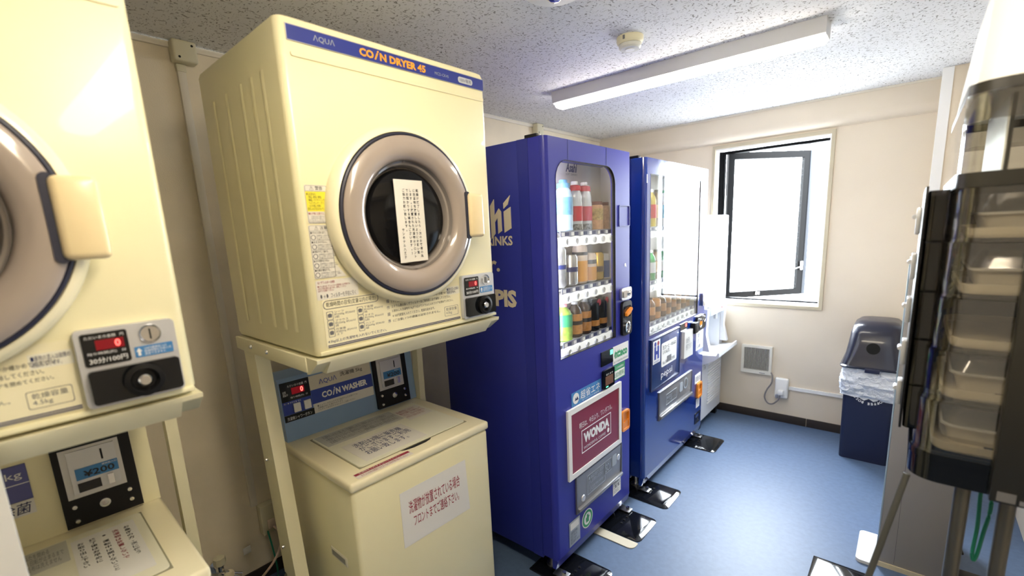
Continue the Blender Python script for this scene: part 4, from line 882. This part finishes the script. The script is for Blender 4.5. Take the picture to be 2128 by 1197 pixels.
MB().box(.026, -.066, .030, .060, -.0365, .066, .006).build('plug', WHITE, t)
MB().box(.012, -.062, .004, .026, -.045, .030, .002).build('cord_tag', TAG, t)
tag(MB().tube(spline([(1.400, YB-.02, .375), (1.412, YB-.03, .35), (1.410, YB-.04, .30), (1.383, YB-.045, .245), (1.372, YB-.05, .19), (1.395, YB-.055, .150), (1.43, YB-.06, .150), (1.462, YB-.062, .185), (1.474, YB-.060, .222)], 8), .0055).build('fan_cord', GREYC), 'grey cord looping from the ventilation grille down to the wall socket', 'cord')
t = thing('cable_trunking', 'white horizontal cable trunking running from the wall socket to the bin', 'cable trunking', (1.5185, YB-.0005, 0))
MB().prism([(0, .262), (.645-.0, .262), (.645, .285), (0, .285)], 'y', -.014, 0).build('channel', WHITE, t)

# ------------------------------------------------------------------ bin
t = thing('waste_bin', 'dark navy waste bin with a domed lid and white liner in the far right corner', 'bin', (1.866, 3.370, 0))
def loft(name, m, par, secs, wob=0, n=6):
    q = MB(); b = q.bm; R = []
    for (x0, y0, x1, y1, z, r) in secs:
        pts = rrect(x0, y0, x1, y1, r, n)
        R.append([b.verts.new((p[0]+wob*(random.random()-.5), p[1]+wob*(random.random()-.5), z+wob*.6*(random.random()-.5))) for p in pts])
    for a, c in zip(R, R[1:]):
        for i in range(len(a)): q.face((a[i], a[(i+1) % len(a)], c[(i+1) % len(a)], c[i]))
    q.face(R[0]); q.face(R[-1]); return q.build(name, m, par)
loft('body', BINM, t, [(.010, .006, .248, .350, 0, .02), (.008, .004, .250, .352, .006, .024), (0, 0, .258, .358, .60, .024)])
def bag():
    q = MB(); b = q.bm; R = []; NZ = 22
    base = rrect(-.004, -.004, .262, .362, .03, 4); P = []
    for i in range(len(base)):
        a = Vector(base[i]); c = Vector(base[(i+1) % len(base)]); m = max(1, int((c-a).length/.011))
        P += [a+(c-a)*t/m for t in range(m)]
    cx, cy = .129, .179; L = len(P)
    for k in range(NZ+1):
        v = k/NZ; z0 = .405+.185*v; ring = []
        for i, p in enumerate(P):
            th = i/L*2*PI
            f = .0045*math.sin(v*19+2.2*math.sin(th*3+1)+1.2*math.sin(th*7))+.003*math.sin(v*33+th*5)+.0025*math.sin(th*23+v*9)+random.uniform(-.0008, .0008)
            out = .008+f+.014*math.sin(PI*min(1, v*1.1))**1.5
            d = Vector((p.x-cx, p.y-cy)); n = d.normalized()
            x = p.x+n.x*out; y = min(p.y+n.y*out, .368)
            hem = .010*math.sin(th*2+.6)+.004*math.sin(th*9) if k == 0 else 0
            ring.append(b.verts.new((x, y, z0+hem)))
        R.append(ring)
    for a, c in zip(R, R[1:]):
        for i in range(L): q.face((a[i], a[(i+1) % L], c[(i+1) % L], c[i]))
    return q.build('bin_liner', BAGM, t)
bag()
li = loft('domed_lid', LIDM, t, [(-.024, -.028, .282, .372, .592, .04), (-.026, -.030, .284, .374, .600, .04), (-.018, -.020, .276, .368, .606, .04),
    (-.006, -.004, .270, .366, .66, .05), (.004, .012, .266, .364, .73, .06), (.010, .030, .262, .362, .79, .06), (.020, .052, .254, .352, .832, .06), (.045, .095, .232, .325, .856, .06), (.08, .13, .20, .29, .862, .04)])
hz = MB().lathe([(0, 0), (.033, 0), (.033, .0015), (0, .0015)], (0, 0, 0), 'y', 32).build('throw_hole', mat('hole_black', (.001, .001, .001), .9), li)
hz.location = (.128, .0065, .715); hz.rotation_euler = (math.radians(-16), 0, 0)
MB().box(.10, -.034, .575, .17, -.0285, .60, .003).build('lid_catch', BINM, li)
# round coffee emblem under the liner
em = MB(); cx_, cz_ = .132, .462
em.prism([(cx_-.058, .425), (cx_+.058, .425), (cx_+.040, .402), (cx_+.022, .394), (cx_, .408), (cx_-.022, .394), (cx_-.040, .402)], 'y', -.0022, -.0008).build('emblem', WINK, t)
for i, g in enumerate('COFFEE BOSS'):
    if g == ' ': continue
    me = text_mesh(g, .03); a = math.radians(-38-10.3*i); vs = me.vertices
    cxg = (min(v.co.x for v in vs)+max(v.co.x for v in vs))/2
    for v in vs:
        gx = (v.co.x-cxg)*.020; rr_ = .078+v.co.y*.020
        aa = a-gx/.082
        v.co = (cx_+rr_*math.cos(aa), -.0022, cz_+rr_*math.sin(aa))
    me.materials.clear(); me.materials.append(WINK); o = bpy.data.objects.new('emblem_letter', me); COL.objects.link(o); o.parent = t

# ------------------------------------------------------------------ grey panel unit on the right
t = thing('grey_cabinet', 'tall slim grey cabinet with a pale blue front edge standing by the right wall', 'cabinet', (2.118, 2.338, 0))
MB().box(.0, 0, .022, .205, .44, 1.30, .002).build('side_panel', GREYP, t)
MB().box(-.006, .002, .0, -.0005, .438, 1.30, .001).build('front_edge', PALEB, t)
MB().box(.055, -.0006, .03, .0562, -.0001, 1.0).build('seam', GINK, t)
MB().box(0, -.004, .0, .205, .44, .0215).build('plinth', TRAYC, t)
tag(MB().prism(rrect(2.044, 2.312, 2.1105, 2.56, (.02, .002, .002, .02), 5), 'z', .0003, .014).build('white_floor_plate', WHITE), 'white rounded floor plate at the foot of the grey cabinet', 'floor plate')
# ------------------------------------------------------------------ food dispenser on legs
t = thing('capsule_dispenser', 'smoky clear five tier dispenser of lidded trays on steel legs at the right edge', 'dispenser', (2.15, 1.20, 0))
DW, DD = .42, .62
def shell(name, m, par, x0, z0, z1, y0=0, th=.003, r=.045, y1=None, x1=None):
    y1 = DD if y1 is None else y1; x1 = DW if x1 is None else x1
    a = rrect(x0, y0, x1, y1, (r, .01, .01, r), 8); b_ = rrect(x0+th, y0+th, x1-th, y1-th, (r-th, .008, .008, r-th), 8)
    return MB().prism([a, b_], 'z', z0, z1).build(name, m, par)
MB().prism(rrect(-.002, 0, DW, DD, (.05, .01, .01, .05), 8), 'z', .955, 1.010).prism([rrect(-.004, -.002, DW, DD, (.052, .01, .01, .052), 8), rrect(.010, .012, DW-.014, DD-.014, (.04, .01, .01, .04), 8)], 'z', 1.0, 1.014).build('base_ring', BLACKG, t)
TZ = [1.014, 1.125, 1.228, 1.332, 1.436, 1.535]
for i in range(5):
    z0_, z1_ = TZ[i]+.0006, TZ[i+1]-.0006; xo = .001+.0035*i
    s = shell('tier_cover', SMOKE, t, xo, z0_, z1_)
    MB().prism([rrect(xo-.002, -.002, DW, DD, (.047, .01, .01, .047), 8), rrect(xo+.004, .004, DW-.006, DD-.006, (.04, .01, .01, .04), 8)], 'z', z0_, z0_+.006).build('rim', CLEAR, s)
    tr = MB().prism(rrect(xo+.03, .012, DW-.02, .30, (.03, .01, .01, .03), 5), 'z', z0_+.008, z0_+.012)
    tr.prism([rrect(xo+.028, .010, DW-.018, .302, (.032, .01, .01, .03), 5), rrect(xo+.032, .014, DW-.022, .298, (.028, .01, .01, .03), 5)], 'z', z0_+.012, z0_+.026).build('tray', TRAYC, s)
    MB().box(.105+xo, .018, z0_+.013, .118+xo, .03, z0_+.024).build('stop_block', DARKP, s)
# front (room side) doors
MB().box(.014, .46, 1.016, DW-.012, .466, 1.533).build('back_panel', mat('smoky_back', (.06, .058, .056), .35), t)
dk = MB().box(-.024, .05, 1.040, -.0195, .50, 1.545, .001).build('door_backing', BLACK, t)
DZ = [1.043, 1.139, 1.238, 1.337, 1.436, 1.537]
for i in range(5):
    MB().prism([rrect(-.018, .045, .012, .49, (.012, .004, .004, .012), 5), rrect(-.0155, .0475, .0095, .4875, (.010, .003, .003, .010), 5)], 'z', DZ[i]+.001, DZ[i+1]-.001).prism(rrect(-.018, .045, .012, .49, (.012, .004, .004, .012), 5), 'z', DZ[i]+.001, DZ[i]+.004).build('tray_door', SMOKD, t)
    MB().box(-.034, .16, DZ[i]+.012, -.0245, .20, DZ[i]+.070, .003).cyl((-.036, .18, DZ[i]+.050), 'y', .005, -.012, .012, 12).build('latch', SILVER, t)
# top: black bands, clear bonnet, white cap
MB().prism([rrect(.016, -.001, DW, DD, (.05, .01, .01, .05), 8), rrect(.03, .013, DW-.014, DD-.014, (.04, .01, .01, .04), 8)], 'z', 1.536, 1.562).build('top_band', DARKP, t)
shell('bonnet', CLEAR, t, .018, 1.5625, 1.697)
MB().prism([rrect(.018, -.001, DW, DD, (.05, .01, .01, .05), 8), rrect(.03, .013, DW-.014, DD-.014, (.04, .01, .01, .04), 8)], 'z', 1.6975, 1.716).build('upper_band', DARKP, t)
MB().prism([rrect(.0195, .001, DW-.002, DD-.002, (.046, .01, .01, .046), 8), rrect(.023, .0045, DW-.006, DD-.006, (.042, .01, .01, .042), 8)], 'z', 1.65, 1.697).build('tinted_strip', SMOKE, t)
loft('white_cap', WHITE, t, [(.022, .004, DW-.004, DD-.01, 1.7165, .045), (.030, .012, DW-.004, DD-.01, 1.80, .045), (.045, .06, DW-.004, DD-.01, 1.93, .045)], 0, 8)
MB().box(.075, .05, 1.563, .078, .40, 1.696).build('inner_divider', WHITE, t)
MB().box(.0792, .05, 1.563, .084, .40, 1.696).build('dark_divider', DARKP, t)
# back housing and front plate
MB().box(.116, -.030, .957, DW+.03, -.0035, 1.42, .002).build('front_plate', DARKP, t)
s = MB().box(.125, -.0325, .962, .150, -.0305, .980).build('plate_label', GINK, t)
MB().box(.155, -.0325, .962, .30, -.0305, .970).build('silver_strip', STEEL, t)
for x, y in ((.086, .03), (.150, .03), (.34, .50), (.40, .03)):
    MB().cyl((x, y, 0), 'z', .0125, .004, .9545, 20).cyl((x, y, 0), 'z', .026, 0, .005, 20).build('leg', LEGM, t)
# boxes inside the tiers
BOXM = mat('white_food_box', (.72, .68, .56), .35); LIDC = glassy('box_lid', (.90, .89, .84), .2, .12)
for i, wd in ((0, 'lowest'), (1, 'second lowest'), (3, 'second highest'), (4, 'highest')):
    xo = .0035*i; z0_ = TZ[i]+.0130
    b_ = thing('food_box', 'cream lidded food box in the %s tier of the smoky dispenser' % wd, 'box', (2.15+xo+.105, 1.345, z0_), 0, 'lidded boxes inside the dispenser tiers')
    loft('box_base', BOXM, b_, [(-.048, -.085, .135, .10, 0, .02), (-.058, -.097, .145, .115, .036, .024)])
    loft('lid_rim', mat('box_rim', (.80, .78, .68), .3, coat=.5), b_, [(-.064, -.103, .150, .120, .0365, .026), (-.064, -.103, .150, .120, .0405, .026)])
    loft('clear_lid', LIDC, b_, [(-.060, -.099, .148, .118, .041, .024), (-.045, -.085, .135, .10, .074, .02)])
# strap brace, cables behind the stand
tag(MB().tube([(2.149, 1.224, .950), (2.105, 1.2, .694), (2.054, 1.19, .35), (2.004, 1.18, .012)], .0065).build('slanting_rod', mat('rod_grey', (.09, .09, .08), .4)), 'thin grey rod slanting from the dispenser base down to the floor', 'rod')
tag(MB().tube(spline([(2.270, 1.30, .952), (2.2705, 1.30, .90), (2.273, 1.30, .83), (2.2715, 1.30, .77), (2.275, 1.30, .752), (2.279, 1.30, .77), (2.283, 1.30, .82), (2.288, 1.30, .88), (2.284, 1.30, .952)], 6), .0035).build('green_cable_loop', GREENC), 'green cable hanging in a loop under the dispenser', 'cable')
tag(MB().tube(spline([(2.36, 2.25, .22), (2.33, 2.2, .30), (2.31, 2.1, .26), (2.32, 2.0, .10), (2.36, 1.95, .01)], 6), .006).build('black_cable', BLACK), 'black cable bending behind the grey cabinet', 'cable')
t = thing('black_adapter', 'black power box on the floor behind the dispenser legs', 'power box', (2.33, 2.02, 0))
MB().box(0, 0, .0, .12, .16, .20, .01).build('case', BLACK, t); MB().box(.02, -.003, .10, .10, -.0005, .16).build('face', TAG, t)
for o_ in list(bpy.data.objects):
    if o_.parent is None and not o_.get('category') and not o_.get('kind') and o_.type == 'MESH': print('UNTAGGED', o_.name)
